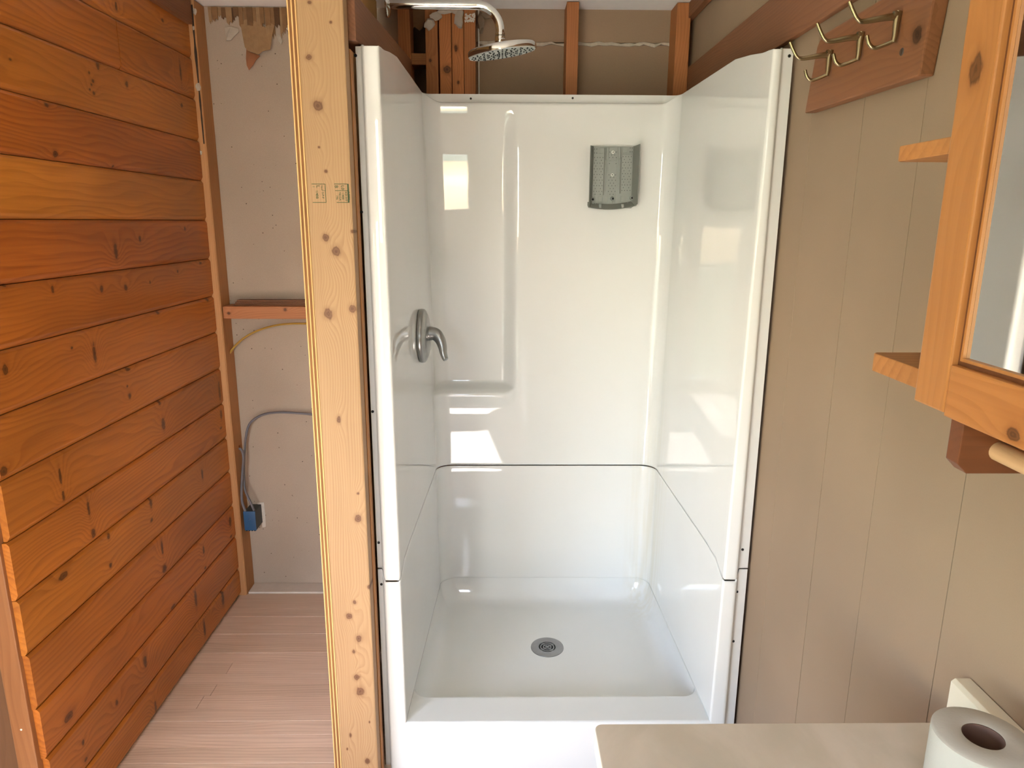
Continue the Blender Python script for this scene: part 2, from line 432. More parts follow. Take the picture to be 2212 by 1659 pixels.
# right wall: panel strips with narrow grooves
wr = boxo('wall_right', XR + 0.008, XR + 0.06, Y0, YB + 0.14, 0, CZ, MAT['black']); tag(wr, kind='structure')
gy = [1.534, 1.430, 1.225, 1.048, 0.844, 0.640, 0.463, 0.258, 0.054, -0.12, -0.33, -0.53, -0.71, -0.92, Y0]
for a, b in zip(gy, gy[1:]):
    gg = {1.430: .0004, 1.225: .0011, 1.048: .0006, 0.844: .0007}
    boxo('panel', XR, XR + 0.010, b + gg.get(b, .0006), a - gg.get(a, .0006), 0.0, CZ, MAT['tan'], wr, 0.0004)
boxo('panel', XR + 0.002, XR + 0.010, 1.536, YB, 0.0, CZ, MAT['backpanel'], wr)

# walls behind the camera and beyond the plank wall (outside the picture)
wf = thing('wall_behind', None, None, (0, Y0, 0)); tag(wf, kind='structure')
WX0, WX1, WZ0, WZ1 = -0.60, -0.25, 1.22, 1.97
DX0, DX1, DZ0, DZ1 = -1.08, -0.70, 0.06, 1.40      # glazed door beside the window, unseen and added to brighten the room
for a in ((-1.25, DX0, 0, CZ), (DX0, DX1, 0, DZ0), (DX0, DX1, DZ1, CZ), (DX1, WX0, 0, CZ), (WX1, 0.70, 0, CZ), (WX0, WX1, 0, WZ0), (WX0, WX1, WZ1, CZ)):
    boxo('wall_section', a[0], a[1], Y0 - 0.10, Y0, a[2], a[3], MAT['roomwall'], wf)
win = thing('window_1', None, None, ((WX0 + WX1) / 2, Y0, WZ0)); tag(win, kind='structure')
bm = bmesh.new()
for a in ((WX0, WX0 + .03, WZ0, WZ1), (WX1 - .03, WX1, WZ0, WZ1), (WX0 + .03, WX1 - .03, WZ0, WZ0 + .03), (WX0 + .03, WX1 - .03, WZ1 - .03, WZ1)):
    box(bm, a[0], a[1], Y0 - 0.07, Y0 - 0.03, a[2], a[3])
fin('window_frame', bm, MAT['sash'], win)
added_door = thing('added_door_1', None, None, ((DX0 + DX1) / 2, Y0, 0)); tag(added_door, kind='structure')
bm = bmesh.new()
for a in ((DX0, DX0 + .03, DZ0, DZ1), (DX1 - .03, DX1, DZ0, DZ1), (DX0 + .03, DX1 - .03, DZ0, DZ0 + .04), (DX0 + .03, DX1 - .03, DZ1 - .03, DZ1)):
    box(bm, a[0], a[1], Y0 - 0.07, Y0 - 0.03, a[2], a[3])
fin('added_door_frame', bm, MAT['sash'], added_door)
wl = thing('wall_left', None, None, (-1.15, 0, 0)); tag(wl, kind='structure')
VY0, VY1, VZ0, VZ1 = -0.85, 0.55, 0.30, 1.35  # left window, out of view, added to bring in more daylight
for a in ((Y0, VY0, 0, CZ), (VY1, 1.27, 0, CZ), (VY0, VY1, 0, VZ0), (VY0, VY1, VZ1, CZ)):
    boxo('wall_section', -1.20, -1.11, a[0], a[1], a[2], a[3], MAT['roomwall'], wl)
added_win = thing('added_window_2', None, None, (-1.15, (VY0 + VY1) / 2, VZ0)); tag(added_win, kind='structure')
bm = bmesh.new()
for a in ((VY0, VY0 + .04, VZ0, VZ1), (VY1 - .04, VY1, VZ0, VZ1), (VY0 + .04, VY1 - .04, VZ0, VZ0 + .04), (VY0 + .04, VY1 - .04, VZ1 - .04, VZ1), (-.17, -.13, VZ0 + .04, VZ1 - .04)):
    box(bm, -1.18, -1.14, a[0], a[1], a[2], a[3])
fin('window_frame', bm, MAT['sash'], added_win)
gd = boxo('ground', -30, 30, -30, 30, -0.5, -0.30, plain('bounce_ground', srgb(84, 96, 60), .9, var=.2, vs=2)); tag(gd, kind='structure')  # unseen ground, added to bounce daylight up through the openings
for (x0, x1, y0, y1, z0, z1, nm) in ((WX0, WX1, 0, 0, WZ0, WZ1, 'b'), (DX0, DX1, 0, 0, DZ0, DZ1, 'b'), (0, 0, VY0, VY1, VZ0, VZ1, 'l')):
    pl_ = bpy.data.lights.new('window_portal', 'AREA'); pl_.shape = 'RECTANGLE'; pl_.cycles.is_portal = True
    po_ = bpy.data.objects.new('window_portal', pl_); COL.objects.link(po_)
    if nm == 'b':
        pl_.size, pl_.size_y = x1 - x0, z1 - z0
        po_.location = ((x0 + x1) / 2, Y0 - .09, (z0 + z1) / 2); po_.rotation_euler = (math.pi / 2, 0, 0)
    else:
        pl_.size, pl_.size_y = VY1 - VY0, VZ1 - VZ0
        po_.location = (-1.19, (VY0 + VY1) / 2, (VZ0 + VZ1) / 2); po_.rotation_euler = (math.pi / 2, 0, -math.pi / 2)

# ------------------------------------------------------------------ plank wall on the left
zb = [2.000, 1.867, 1.745, 1.619, 1.495, 1.370, 1.244, 1.119, .995, .868, .743, .616, .490, .360, .236, .106, 0.004]
def kp(lst, s, ox, oy):
    return [(ox + x / s, oy + y / s, w / s, h / s) for x, y, w, h in lst]
KN = kp([(743, 40, 9, 30), (1040, 130, 8, 14), (1155, 460, 6, 70), (65, 380, 12, 8), (570, 465, 6, 12), (595, 520, 9, 14), (585, 542, 6, 8), (600, 597, 9, 17), (575, 572, 5, 10), (625, 420, 12, 26), (810, 540, 11, 25), (1163, 675, 8, 16),
         (297, 672, 16, 16), (355, 985, 18, 24), (730, 1065, 6, 6), (740, 1605, 13, 62), (895, 1530, 8, 26), (1183, 1465, 6, 16)], 2.9625, 0, 0)
KN += kp([(337, 430, 11, 28), (650, 425, 12, 27), (805, 418, 12, 26), (960, 385, 4, 12), (1137, 315, 4, 12), (605, 840, 12, 78), (33, 940, 22, 42), (460, 805, 9, 12), (1012, 578, 10, 14), (1328, 495, 10, 14), (40, 405, 14, 8),
          (820, 942, 14, 14), (815, 1050, 6, 10), (830, 1110, 11, 22), (1045, 1290, 13, 50), (1022, 1155, 8, 22), (1405, 1080, 8, 80), (1283, 262, 9, 10), (1415, 1230, 7, 40), (1414, 1316, 8, 10)], 2.9625, 0, 480)
KN += kp([(328, 75, 8, 60), (345, 180, 9, 34), (20, 45, 26, 34), (482, 250, 8, 60), (508, 380, 14, 34), (820, 215, 9, 40), (825, 312, 10, 12), (590, 400, 10, 22), (602, 557, 10, 18), (882, 460, 6, 50), (895, 575, 14, 24), (1108, 475, 5, 28),
          (1117, 570, 7, 9), (1252, 320, 8, 34), (1257, 398, 7, 9), (942, 785, 16, 16), (1065, 740, 8, 60), (790, 1080, 12, 44), (375, 1380, 34, 32), (635, 1305, 10, 20), (452, 1520, 9, 22), (468, 1612, 13, 13), (1212, 735, 8, 60), (1112, 900, 7, 60), (847, 1330, 7, 50), (1100, 60, 6, 40), (345, 615, 36, 22)], 2.518, 0, 1000)
kw = []
for x, y, rw, rh in KN:
    c = M(x, y, 0, XL)
    ra = abs(M(x + rw, y, 0, XL).y - M(x - rw, y, 0, XL).y) / 2 * 0.85
    rc = abs(M(x, y + rh, 0, XL).z - M(x, y - rh, 0, XL).z) / 2 * 0.85
    kw.append((c, max(ra, .004), max(rc, .003)))
pw = boxo('wall_left', XL - 0.055, XL - 0.016, 1.34, 2.60, 0.0, CZ, MAT['black']); tag(pw, kind='structure')
tones = [(1.0, .95), (.95, .9), (1.03, 1), (.86, .74), (1.10, 1.08), (.84, .72), (.92, .85), (.95, .88), (1.0, .92), (1.02, .96), (1.0, .95), (1.05, 1.0), (.98, .9), (.94, .86), (.96, .9), (1.0, .95)]
rp = random.Random(11)
for i in range(16):
    z1, z0 = zb[i], zb[i + 1]
    a, b = tones[i]
    L = srgb(198 + (a - 1) * 60, 120 + (a - 1) * 90, 46 + (a - 1) * 40); D = srgb(150 * (b * .4 + .6), 82 * b, 24 * b)
    ks = [k for k in kw if z0 - 0.003 < k[0].z < z1 + 0.003]
    yn = 1.292 + rp.uniform(-0.006, 0.004)
    spans = [(yn, 2.377)]
    if i == 1: spans = [(yn, 1.936), (1.938, 2.377)]
    for q, (a0, a1) in enumerate(spans):
        m = wood('plank_%d_%d' % (i, q), L, D, 'y', ks, 'z', 70 + rp.uniform(-15, 20), 0.50, 0.36, 50 + i * 3 + q, blotch=0.42, grain=0.50, coat=0.25, wander=0.03)
        bm = bmesh.new()
        # face with eased long edges, tongue below
        prism(bm, [(XL - 0.014, z0 + .001), (XL - .0065, z0 + .001), (XL - .0012, z0 + .0095), (XL, z0 + .0125), (XL, z1 - .008), (XL - .001, z1 - .0055), (XL - .0055, z1 - .0005), (XL - 0.014, z1 - .0005)], 1, a0, a1)
        fin('plank', bm, m, pw, 20)
# crown board, corner stud, jamb at the near end
tag(boxo('trim_1', XL - 0.01, XL + 0.016, 1.25, 2.372, 1.962, CZ - 0.001, MAT['header'], None, 0.003), kind='structure')
st = thing('corner_stud', 'pale corner stud standing between the plank wall and the speckled wallboard', 'stud', (-.96, 2.39, 0))
boxo('stud', XL - 0.015, -0.959, 2.381, YB - 0.001, 0.0, CZ - 0.002, MAT['lightstud'], st, 0.002)
boxo('edge_strip', XL - 0.010, -0.9615, 2.3785, 2.3808, 0.0, CZ - 0.002, MAT['edgestrip'], st, 0.0005)
bm = bmesh.new()
pv = None
for k in range(22):
    zz = 2.02 - k * 0.0195; wv = .0035 + rr.uniform(-.0012, .0022)
    wv *= 1 - .5 * k / 21
    cur = [bm.verts.new((-.9655 - wv, 2.3778, zz)), bm.verts.new((-.9655 + wv * .8, 2.3778, zz)), bm.verts.new((-.9655 + wv * .8, 2.3784, zz)), bm.verts.new((-.9655 - wv, 2.3784, zz))]
    if pv:
        for j in range(4): bm.faces.new((pv[j], pv[(j + 1) % 4], cur[(j + 1) % 4], cur[j]))
    else: bm.faces.new(cur)
    pv = cur
bm.faces.new(pv[::-1])
fin('gap_shade_strip', bm, plain('painted_gap_shade', srgb(66, 50, 40), 0.8, var=0.2, vs=80), st)  # dark strip stands in for the shaded gap beside the stud
for (px, py, r) in ((428, 188, .012), (421, 25, .010), (418, 60, .006), (434, 330, .007)):
    p = M(px, py, 1, 2.377)
    bm = bmesh.new(); lump(bm, p, (r * .6, .003, r), rr, 9); fin('plaster_crumb', bm, MAT['plaster'], st)
jb = thing('door_jamb_stud', 'reddish stud at the near end of the plank wall, nail head in its face', 'stud', (-1.01, 1.3, 0))
boxo('stud', -1.036, XL - 0.014, 1.278, 1.34, 0.0, CZ - 0.002, wood('jamb_pine', srgb(150, 98, 58), srgb(116, 70, 38), 'z', (), 'x', 60, 0.35, 0.5, 71), jb, 0.002)
boxo('side_board', -1.125, -1.038, 1.284, 1.335, 0.0, CZ - 0.002, wood('jamb_side', srgb(112, 76, 48), srgb(84, 52, 30), 'z', (), 'x', 60, 0.35, 0.6, 73), jb, 0.002)
bm = bmesh.new()
lathe(bm, [(.0022, 0), (.0022, .0008), (0, .0012)], frame_mat(M(46, 1576, 1, 1.278), (0, -1, 0)), 10)
fin('nail_head', bm, MAT['white'], jb)

# baseboard under the wallboard
tag(boxo('baseboard_back', -0.9585, -0.416, 2.391, YB - 0.001, -0.012, 0.006, plain('dusty_sill', srgb(228, 218, 208), 0.7, var=0.1, vs=40), None, 0.002), kind='structure')
# ------------------------------------------------------------------ partition: plywood edge, post, laths
pl = thing('plywood_sheet', 'plywood sheet seen edge-on along the pale post, layered edge', 'plywood', (-.405, 1.8, 0))
px0 = -0.4135
for k, (w_, mt) in enumerate(((.0028, 'plylight'), (.0046, 'plydark'), (.0030, 'plylight'), (.0046, 'plydark'), (.0030, 'plylight'))):
    boxo('ply_layer', px0, px0 + w_, 1.462 + (0.0012 if mt == 'plydark' else 0), 2.389, 0.012, CZ - 0.002, MAT[mt], pl, 0.0004)
    px0 += w_
PKN = [(668, 5, 5, 5), (714.6, 48, 4, 4), (668, 123, 8, 8), (686, 229, 11, 13), (704, 370, 4, 4), (689, 318, 3, 3), (703, 513, 8, 9), (725.6, 543, 10, 12), (708.7, 678, 11, 13), (762, 666, 9, 10), (761, 500, 4, 5), (732, 906, 5, 9),
       (773.5, 1066, 3, 3), (773.5, 1120, 9, 9), (798, 1268, 5, 5), (766, 1301, 5, 5), (754, 1331, 7, 7), (775, 1379, 7, 9), (764, 1408, 4, 5), (771, 1463, 7, 7), (778, 1494, 10, 10), (793.5, 1644, 6, 6), (757, 1588, 3, 5), (798, 1560, 2, 3), (750, 1618, 2, 3)]
pk = []
YP = 1.450
for x, y, rw, rh in PKN:
    c = M(x, y, 1, YP)
    pk.append((c, abs(M(x, y + rh, 1, YP).z - c.z) * 0.9, abs(M(x + rw, y, 1, YP).x - c.x) * 0.9))
MAT['post'] = wood('pale_fir_post', srgb(168, 132, 94), srgb(134, 94, 58), 'z', pk, 'x', 165, 0.42, 0.55, 1, srgb(96, 58, 34), grain=0.25, blotch=0.10, wander=0.010)
po = thing('wall_post', 'pale knotty fir post with green grade stamps beside the white shower', 'post', (-.345, 1.47, 0))
boxo('post', -0.3925, -0.3035, YP, YP + 0.038, 0.0, CZ - 0.002, MAT['post'], po, 0.0035)
lt = thing('lath_strip', 'thin brown lath squeezed between the pale post and the shower flange', 'lath', (-.297, 1.49, 0))
boxo('lath', -0.3033, -0.3012, 1.4885, 1.5150, 0.0, 1.70, wood('lath_wood', srgb(182, 126, 74), srgb(140, 88, 48), 'z', (), 'x', 150, 0.3, 0.6, 81), lt, 0.001)
boxo('shim', -0.315, -0.3036, 1.489, 1.515, 0.0, 1.70, wood('shim_wood', srgb(150, 98, 54), srgb(112, 68, 36), 'z', (), 'x', 150, 0.3, 0.6, 83), lt, 0.001)

# grade stamps inked on the post
def text_mesh(s, size):
    cu = bpy.data.curves.new('t', 'FONT'); cu.body = s; cu.size = size; cu.extrude = 0.0
    cu.resolution_u = 2; cu.offset = size * 0.012
    o = bpy.data.objects.new('t', cu); COL.objects.link(o)
    dg = bpy.context.evaluated_depsgraph_get()
    me = bpy.data.meshes.new_from_object(o.evaluated_get(dg))
    bpy.data.objects.remove(o); bpy.data.curves.remove(cu)
    return me
YS = YP - 0.0004
def stamp(parent, x0, x1, z0, z1, lines, texts, name):
    bm = bmesh.new()
    for a in lines: box(bm, a[0], a[1], YS, YS + 0.0003, a[2], a[3])
    fr = fin(name, bm, MAT['ink'], parent)
    for s, tx, tz, size in texts:           # text reads downward: rotated a quarter turn clockwise
        me = text_mesh(s, size)
        me.transform(Matrix(((0, 1, 0, tx), (0, 0, 0, YS), (-1, 0, 0, tz), (0, 0, 0, 1))))
        o = link('stamp_lettering', me, MAT['ink'], fr)
    return fr
a = M(672, 397, 1, YP); b = M(705, 438, 1, YP)
x0, x1, z1, z0 = a.x, b.x, a.z, b.z; lw = 0.0011
stamp(po, x0, x1, z0, z1, [(x0 + .001, x1, z1 - lw, z1), (x0 + .001, x1, z0, z0 + lw), (x1 - lw, x1, z0, z1), (x1 - .007, x1, z1 - .0135, z1 - .0128)],
      [('L', x0 + .0105, z1 - .003, .0095), ('1/4BB', x0 + .0085, z1 - .0125, .0068), ('S-P-F', x1 - .0078, z1 - .016, .0060), ('No.2', x1 - .0085, z1 - .003, .0045), ('1', x0 + .003, z1 - .004, .006)], 'grade_stamp')
a = M(722, 397, 1, YP); b = M(755, 438, 1, YP)
x0, x1, z1, z0 = a.x, b.x, a.z, b.z
stamp(po, x0, x1, z0, z1, [(x0, x1, z1 - lw, z1), (x0 + .003, x1, z0, z0 + lw), (x0 + .001, x1, z1 - .0138, z1 - .0127), (x1 - .003, x1, z0, z1)],
      [('B', x0 + .001, z1 - .003, .0095), ('L0', x0 + .0135, z1 - .003, .0090), ('196', x0 + .0025, z1 - .022, .0058), ('NLGA', x0 + .0085, z1 - .0165, .0060), ('1/4BB', x0 + .0145, z1 - .0165, .0058), ('KD-HT', x0 + .0205, z1 - .0152, .0060), ('S-DRY', x0 + .0262, z1 - .0152, .0058)], 'grade_stamp')

# ------------------------------------------------------------------ framing above the shower
def tilt_box(name, x0, x1, ya, za, yb, zb_, h, mat, parent=None, bev=0.002):
    bm = bmesh.new()
    prism(bm, [(ya, za), (yb, zb_), (yb, zb_ + h), (ya, za + h)], 0, x0, x1, bev)
    return fin(name, bm, mat, parent)
tag(tilt_box('header_beam', -0.327, -0.2895, 1.492, 1.7165, 2.366, 1.779, 0.086, MAT['header']), 'dark brown header beam above the left side of the shower, by the pale post', 'beam', 'header beams')
tag(boxo('header_beam', 0.586, 0.5995, 0.93, 2.44, 1.7365, 1.849, MAT['header'], None, 0.002), 'reddish brown header beam running above the coat rack and tan panels', 'beam', 'header beams')
tag(boxo('top_plate', 0.578, 0.5995, 1.2, 2.44, 1.992, CZ - 0.001, MAT['header'], None, 0.002), 'brown top plate under the white ceiling above the right header', 'beam')
_sx = lambda px: M(px, 150, 1, 2.37).x
studs = [(_sx(862), _sx(888), 2.370, 'stud'), (_sx(920), _sx(946.5), 2.374, 'stud'), (_sx(950), _sx(975.5), 2.371, 'stud'), (_sx(977), _sx(1002), 2.370, 'stud'), (_sx(1003), _sx(1027), 2.369, 'stud'), (_sx(1222), _sx(1248), 2.371, 'stud'), (_sx(1456), .5855, 2.370, 'stud')]
slab = ['brown wall stud at the end of the left header beam, beside the dark open bay', 'brown wall stud with a blocking piece nailed against it, right of the dark open bay', 'knotty orange stud doubled tight against its twin, behind the shower head arm',
        'orange stud smeared with plaster at its top, middle of the stud cluster', 'brown stud with a white plaster patch, edge of the brown wallboard', 'lone brown stud dividing the brown wallboard above the shower', 'dark brown corner stud where the right header beam ends']
for i, ((a, b, y, mt), lb) in enumerate(zip(studs, slab)):
    ks = []
    if i == 2: ks = [(M(966, 150, 1, 2.37), .012, .012)]
    if i == 3: ks = [(M(985, 105, 1, 2.37), .010, .005), (M(990, 178, 1, 2.37), .006, .004)]
    if i == 1: ks = [(M(929, 130, 1, 2.37), .006, .005)]
    br = 1.12 if i in (2, 3) else 1.0
    m = wood('stud_%d' % i, srgb(184 * br, 118 * br, 70 * br), srgb(136, 78, 40), 'z', ks, 'x', 120, 0.35, 0.6, 100 + i)
    o = tag(boxo('wall_stud', a, b, y, YB - 0.001, 0.0, CZ - 0.002, m, None, 0.002), lb, 'stud', 'studs above the shower')
tag(boxo('blocking', studs[0][1] + .0005, studs[1][0] - .0005, 2.385, 2.455, M(905, 140, 1, 2.385).z, M(905, 115, 1, 2.385).z, wood('blk', srgb(170, 112, 66), srgb(126, 76, 42), 'x', (), 'z', 120, .3, .6, 120), None, 0.001), 'short blocking piece nailed across the dark open bay above the shower', 'blocking')
# plaster lumps and torn paper at the ceiling over the stud cluster
rs = random.Random(9)
pm = thing('plaster_smear', 'grey plaster lumps stuck across the tops of the stud cluster', 'plaster', (-.17, 2.27, 1.95))
for (px, py), r in (((928, 52), (.016, .007, .018)), ((940, 34), (.022, .007, .012)), ((960, 23), (.022, .007, .010)), ((992, 38), (.014, .006, .030)), ((984, 20), (.020, .006, .012))):
    c = M(px, py, 1, 2.366)
    bm = bmesh.new(); lump(bm, c, r, rs); fin('plaster_lump', bm, MAT['plaster'], pm, 60)
bm = bmesh.new()
for _ in range(90):
    q_ = M(rs.uniform(1005, 1025.5), rs.uniform(29, 47), 1, 2.3688); x, z = q_.x, q_.z
    lump(bm, (x, 2.3688, z), (rs.uniform(.0012, .003), .0012, rs.uniform(.0012, .003)), rs)
fin('plaster_patch', bm, plain('white_plaster_patch', srgb(226, 218, 208), 0.9), pm, 60)
bm = bmesh.new(); lump(bm, M(1038, 48, 1, 2.448), (.012, .010, .03), rs); lump(bm, M(1050, 34, 1, 2.448), (.018, .008, .010), rs)
fin('plaster_lump', bm, plain('dusty_plaster', srgb(150, 130, 110), .9, var=.2, vs=60, bump=.4, bs=90), pm, 60)
bm = bmesh.new()
prism(bm, [(q_.x, q_.z) for q_ in (M(px_, py_, 1, 2.456) for px_, py_ in ((889, 62), (896, 58), (906, 66), (912, 62), (918, 45), (920, 19), (889, 19)))], 1, 2.456, 2.460)
fin('paper_scrap', bm, MAT['paper'], pm)
tube_bm = tube(bmesh.new(), [(M(1034, 80, 1, 2.45).x, 2.45, 1.72), (M(1034, 80, 1, 2.45).x, 2.45, CZ - .005)], .0022, 6)
tag(fin('metal_rod', tube_bm, MAT['white'], None, 60), 'thin pale rod standing against the brown wallboard beside the stud cluster', 'rod')

# ------------------------------------------------------------------ niche: blocking, ledge strip, torn paper, cables
bk = boxo('blocking', -.9555, -.416, 2.382, YB - .001, 1.042, 1.085, wood('niche_blk', srgb(188, 124, 82), srgb(146, 88, 54), 'x', [(M(616, 669, 1, 2.382), .006, .006), (M(494, 677, 1, 2.382), .006, .005)], 'z', 110, .35, .6, 130), None, 0.003)
tag(bk, 'reddish blocking board fixed across the niche like a narrow shelf', 'blocking')
bm = bmesh.new()
for k, (d0, z_) in enumerate(((2.400, 1.0855), (2.406, 1.0915), (2.412, 1.0975))):
    box(bm, -.925 + k * .004, -.416, d0, 2.445, z_, z_ + .0056, .001)
tag(fin('moulding_strip', bm, MAT['header'], None), 'thin grooved brown moulding strip lying on the niche blocking board', 'moulding')
tp = thing('torn_wallboard_paper', 'splintered brown paper hanging torn from the niche wall under the ceiling', 'torn paper', (-.72, 2.41, 1.95))
x = -.945
pm2 = [plain('torn_paper_%d' % i, srgb(*c), .85, var=.2, vs=50, bump=.5, bs=200) for i, c in enumerate(((128, 92, 62), (150, 112, 76), (100, 68, 44), (172, 136, 98)))]
rs = random.Random(21)
while x < -.43:
    wd = rs.uniform(.009, .020); L_ = rs.uniform(.04, .085) * (1.1 if -.86 < x < -.5 else .7)
    bm = bmesh.new()
    z_t = CZ - .004; d = rs.uniform(.004, .010)
    prism(bm, [(x, z_t), (x + wd, z_t), (x + wd * .97, z_t - L_ * .9), (x + wd * .6, z_t - L_ * .8), (x + wd * .45, z_t - L_), (x + wd * .1, z_t - L_ * .86)], 1, YB - d, YB - d + .0022)
    fin('paper_splinter', bm, pm2[rs.randrange(4)], tp)
    x += wd * rs.uniform(.75, 1.1)
def flap(pix, lift, mat, name):
    bm = bmesh.new()
    pts = [M(px, py, 1, YB - .002) for px, py in pix]
    zt = max(p.z for p in pts); zl = min(p.z for p in pts)
    fr = [bm.verts.new((p.x, YB - .005 - lift * ((zt - p.z) / (zt - zl)) ** 1.5, p.z)) for p in pts]
    bk_ = [bm.verts.new((v.co.x, v.co.y + .0015, v.co.z)) for v in fr]
    bm.faces.new(fr); bm.faces.new(bk_[::-1])
    for i in range(len(fr)): bm.faces.new((fr[i], fr[(i + 1) % len(fr)], bk_[(i + 1) % len(fr)], bk_[i]))
    bmesh.ops.triangulate(bm, faces=bm.faces[:])
    return fin(name, bm, mat, tp)
flap([(519, 45), (536, 42), (556, 48), (574, 60), (582, 48), (594, 56), (590, 78), (588, 110), (572, 114), (564, 122), (552, 117), (540, 113), (533, 104), (526, 78)], .022, pm2[3], 'paper_flap')
flap([(533, 104), (541, 113), (553, 117), (564, 122), (556, 132), (551, 145), (545, 156), (538, 144), (534, 128)], .028, plain('red_brown_paper', srgb(168, 110, 76), .85), 'paper_flap')
flap([(486, 60), (500, 58), (515, 62), (517, 70), (508, 80), (502, 89), (492, 90), (489, 76)], .010, MAT['plaster'], 'gypsum_scrap')
flap([(600, 72), (606, 78), (612, 90), (610, 98), (603, 90), (599, 80)], .008, MAT['plaster'], 'gypsum_scrap')
flap([(620, 48), (634, 50), (634, 66), (626, 70), (618, 62)], .008, MAT['plaster'], 'gypsum_scrap')

YC = 2.435
def P(px, py, y=YC): return M(px, py, 1, y)
yc = [P(493, 768, 2.425), P(510, 745, 2.43), P(535, 725, 2.43), P(565, 711), P(600, 702), P(635, 699), P(672, 699), P(690, 696), Vector((-.52, 2.43, P(690, 700).z)), Vector((-.4155, 2.42, P(690, 706).z))]
cm = catmull(yc, 8)
bm = tube(bmesh.new(), cm, [(0.0035, 0.006)] * len(cm), 8)
tag(fin('yellow_cable', bm, MAT['yellow'], None, 60), 'flat yellow cable bowing from the corner stud across the niche', 'cable')
gc = thing('grey_cable', 'grey cable looping over the niche wall down into the blue box', 'cable', P(548, 1098, 2.40))
main = [Vector((-.4155, 2.42, P(705, 930, 2.44).z)), Vector((-.52, 2.435, P(705, 918, 2.44).z)), P(705, 905, 2.44), P(684, 897, 2.44), P(650, 893, 2.44), P(600, 891, 2.438), P(565, 897, 2.438), P(540, 915, 2.435), P(531, 945, 2.43), P(528, 985, 2.425), P(527, 1030, 2.42), P(530, 1060, 2.41), P(541, 1085, 2.40), P(549, 1103, 2.394)]
cm = catmull(main, 8)
fin('cable', tube(bmesh.new(), cm, [(0.0042, 0.0056)] * len(cm), 8), MAT['greycable'], gc, 60)
g2 = thing('grey_cable', 'short grey cable end with bare copper tip beside the blue box', 'cable', P(530, 1103, 2.392))
sec = [P(517, 968, 2.412), P(523, 974, 2.41), P(526, 990, 2.408), P(524, 1020, 2.405), P(522, 1055, 2.40), P(523, 1083, 2.397), P(530, 1104, 2.392)]
cm = catmull(sec, 8)
fin('cable', tube(bmesh.new(), cm, [(0.0042, 0.0056)] * len(cm), 8), MAT['greycable'], g2, 60)
bm = bmesh.new()
for k in range(3): tube(bm, [P(518, 968, 2.411), P(515.5 + k * 1.4, 963 - k, 2.409 - k * .003)], .0009, 5)
fin('copper_tip', bm, MAT['copper'], g2)
bx = thing('junction_box', 'blue plastic electrical box set in the speckled wallboard of the niche', 'box', (-.92, 2.38, .27))
bA = P(525, 1105, 2.387); bB = P(554, 1146, 2.387)
bm = bmesh.new()
box(bm, bA.x, bB.x, 2.387, 2.391, bB.z, bA.z, .001)
bx_face = fin('front_plate', bm, MAT['blue'], bx, 40)
bm = bmesh.new()
lathe(bm, [(.0, -.0015), (.002, -.001), (.003, -.0018), (.0045, -.001), (.0045, .001)], frame_mat(((bA.x + bB.x) / 2, 2.3865, (bA.z + bB.z) / 2 + .006), (0, 1, 0)), 14)
fin('boss', bm, MAT['blue'], bx)
boxo('box_body', bA.x + .001, bB.x - .001, 2.391, YB + .03, bB.z + .001, bA.z - .002, MAT['bluedark'], bx, .001)
bm = bmesh.new()
for k in range(4): box(bm, bA.x + .004 + k * .010, bA.x + .009 + k * .010, 2.388, 2.42, bB.z - .003, bB.z + .001)
fin('clip_slots', bm, MAT['black'], bx)
bm = bmesh.new()
q = [P(556, 1086, YB - .001), P(570, 1085, YB - .001), P(573, 1110, YB - .001), P(574, 1138, YB - .001), P(567, 1139, YB - .001), P(562, 1110, YB - .001)]
prism(bm, [(p.x, p.z) for p in q], 1, YB - .002, YB)
fin('cutout_edge', bm, plain('raw_gypsum_edge', srgb(222, 214, 206), .9, var=.12, vs=120), bx)

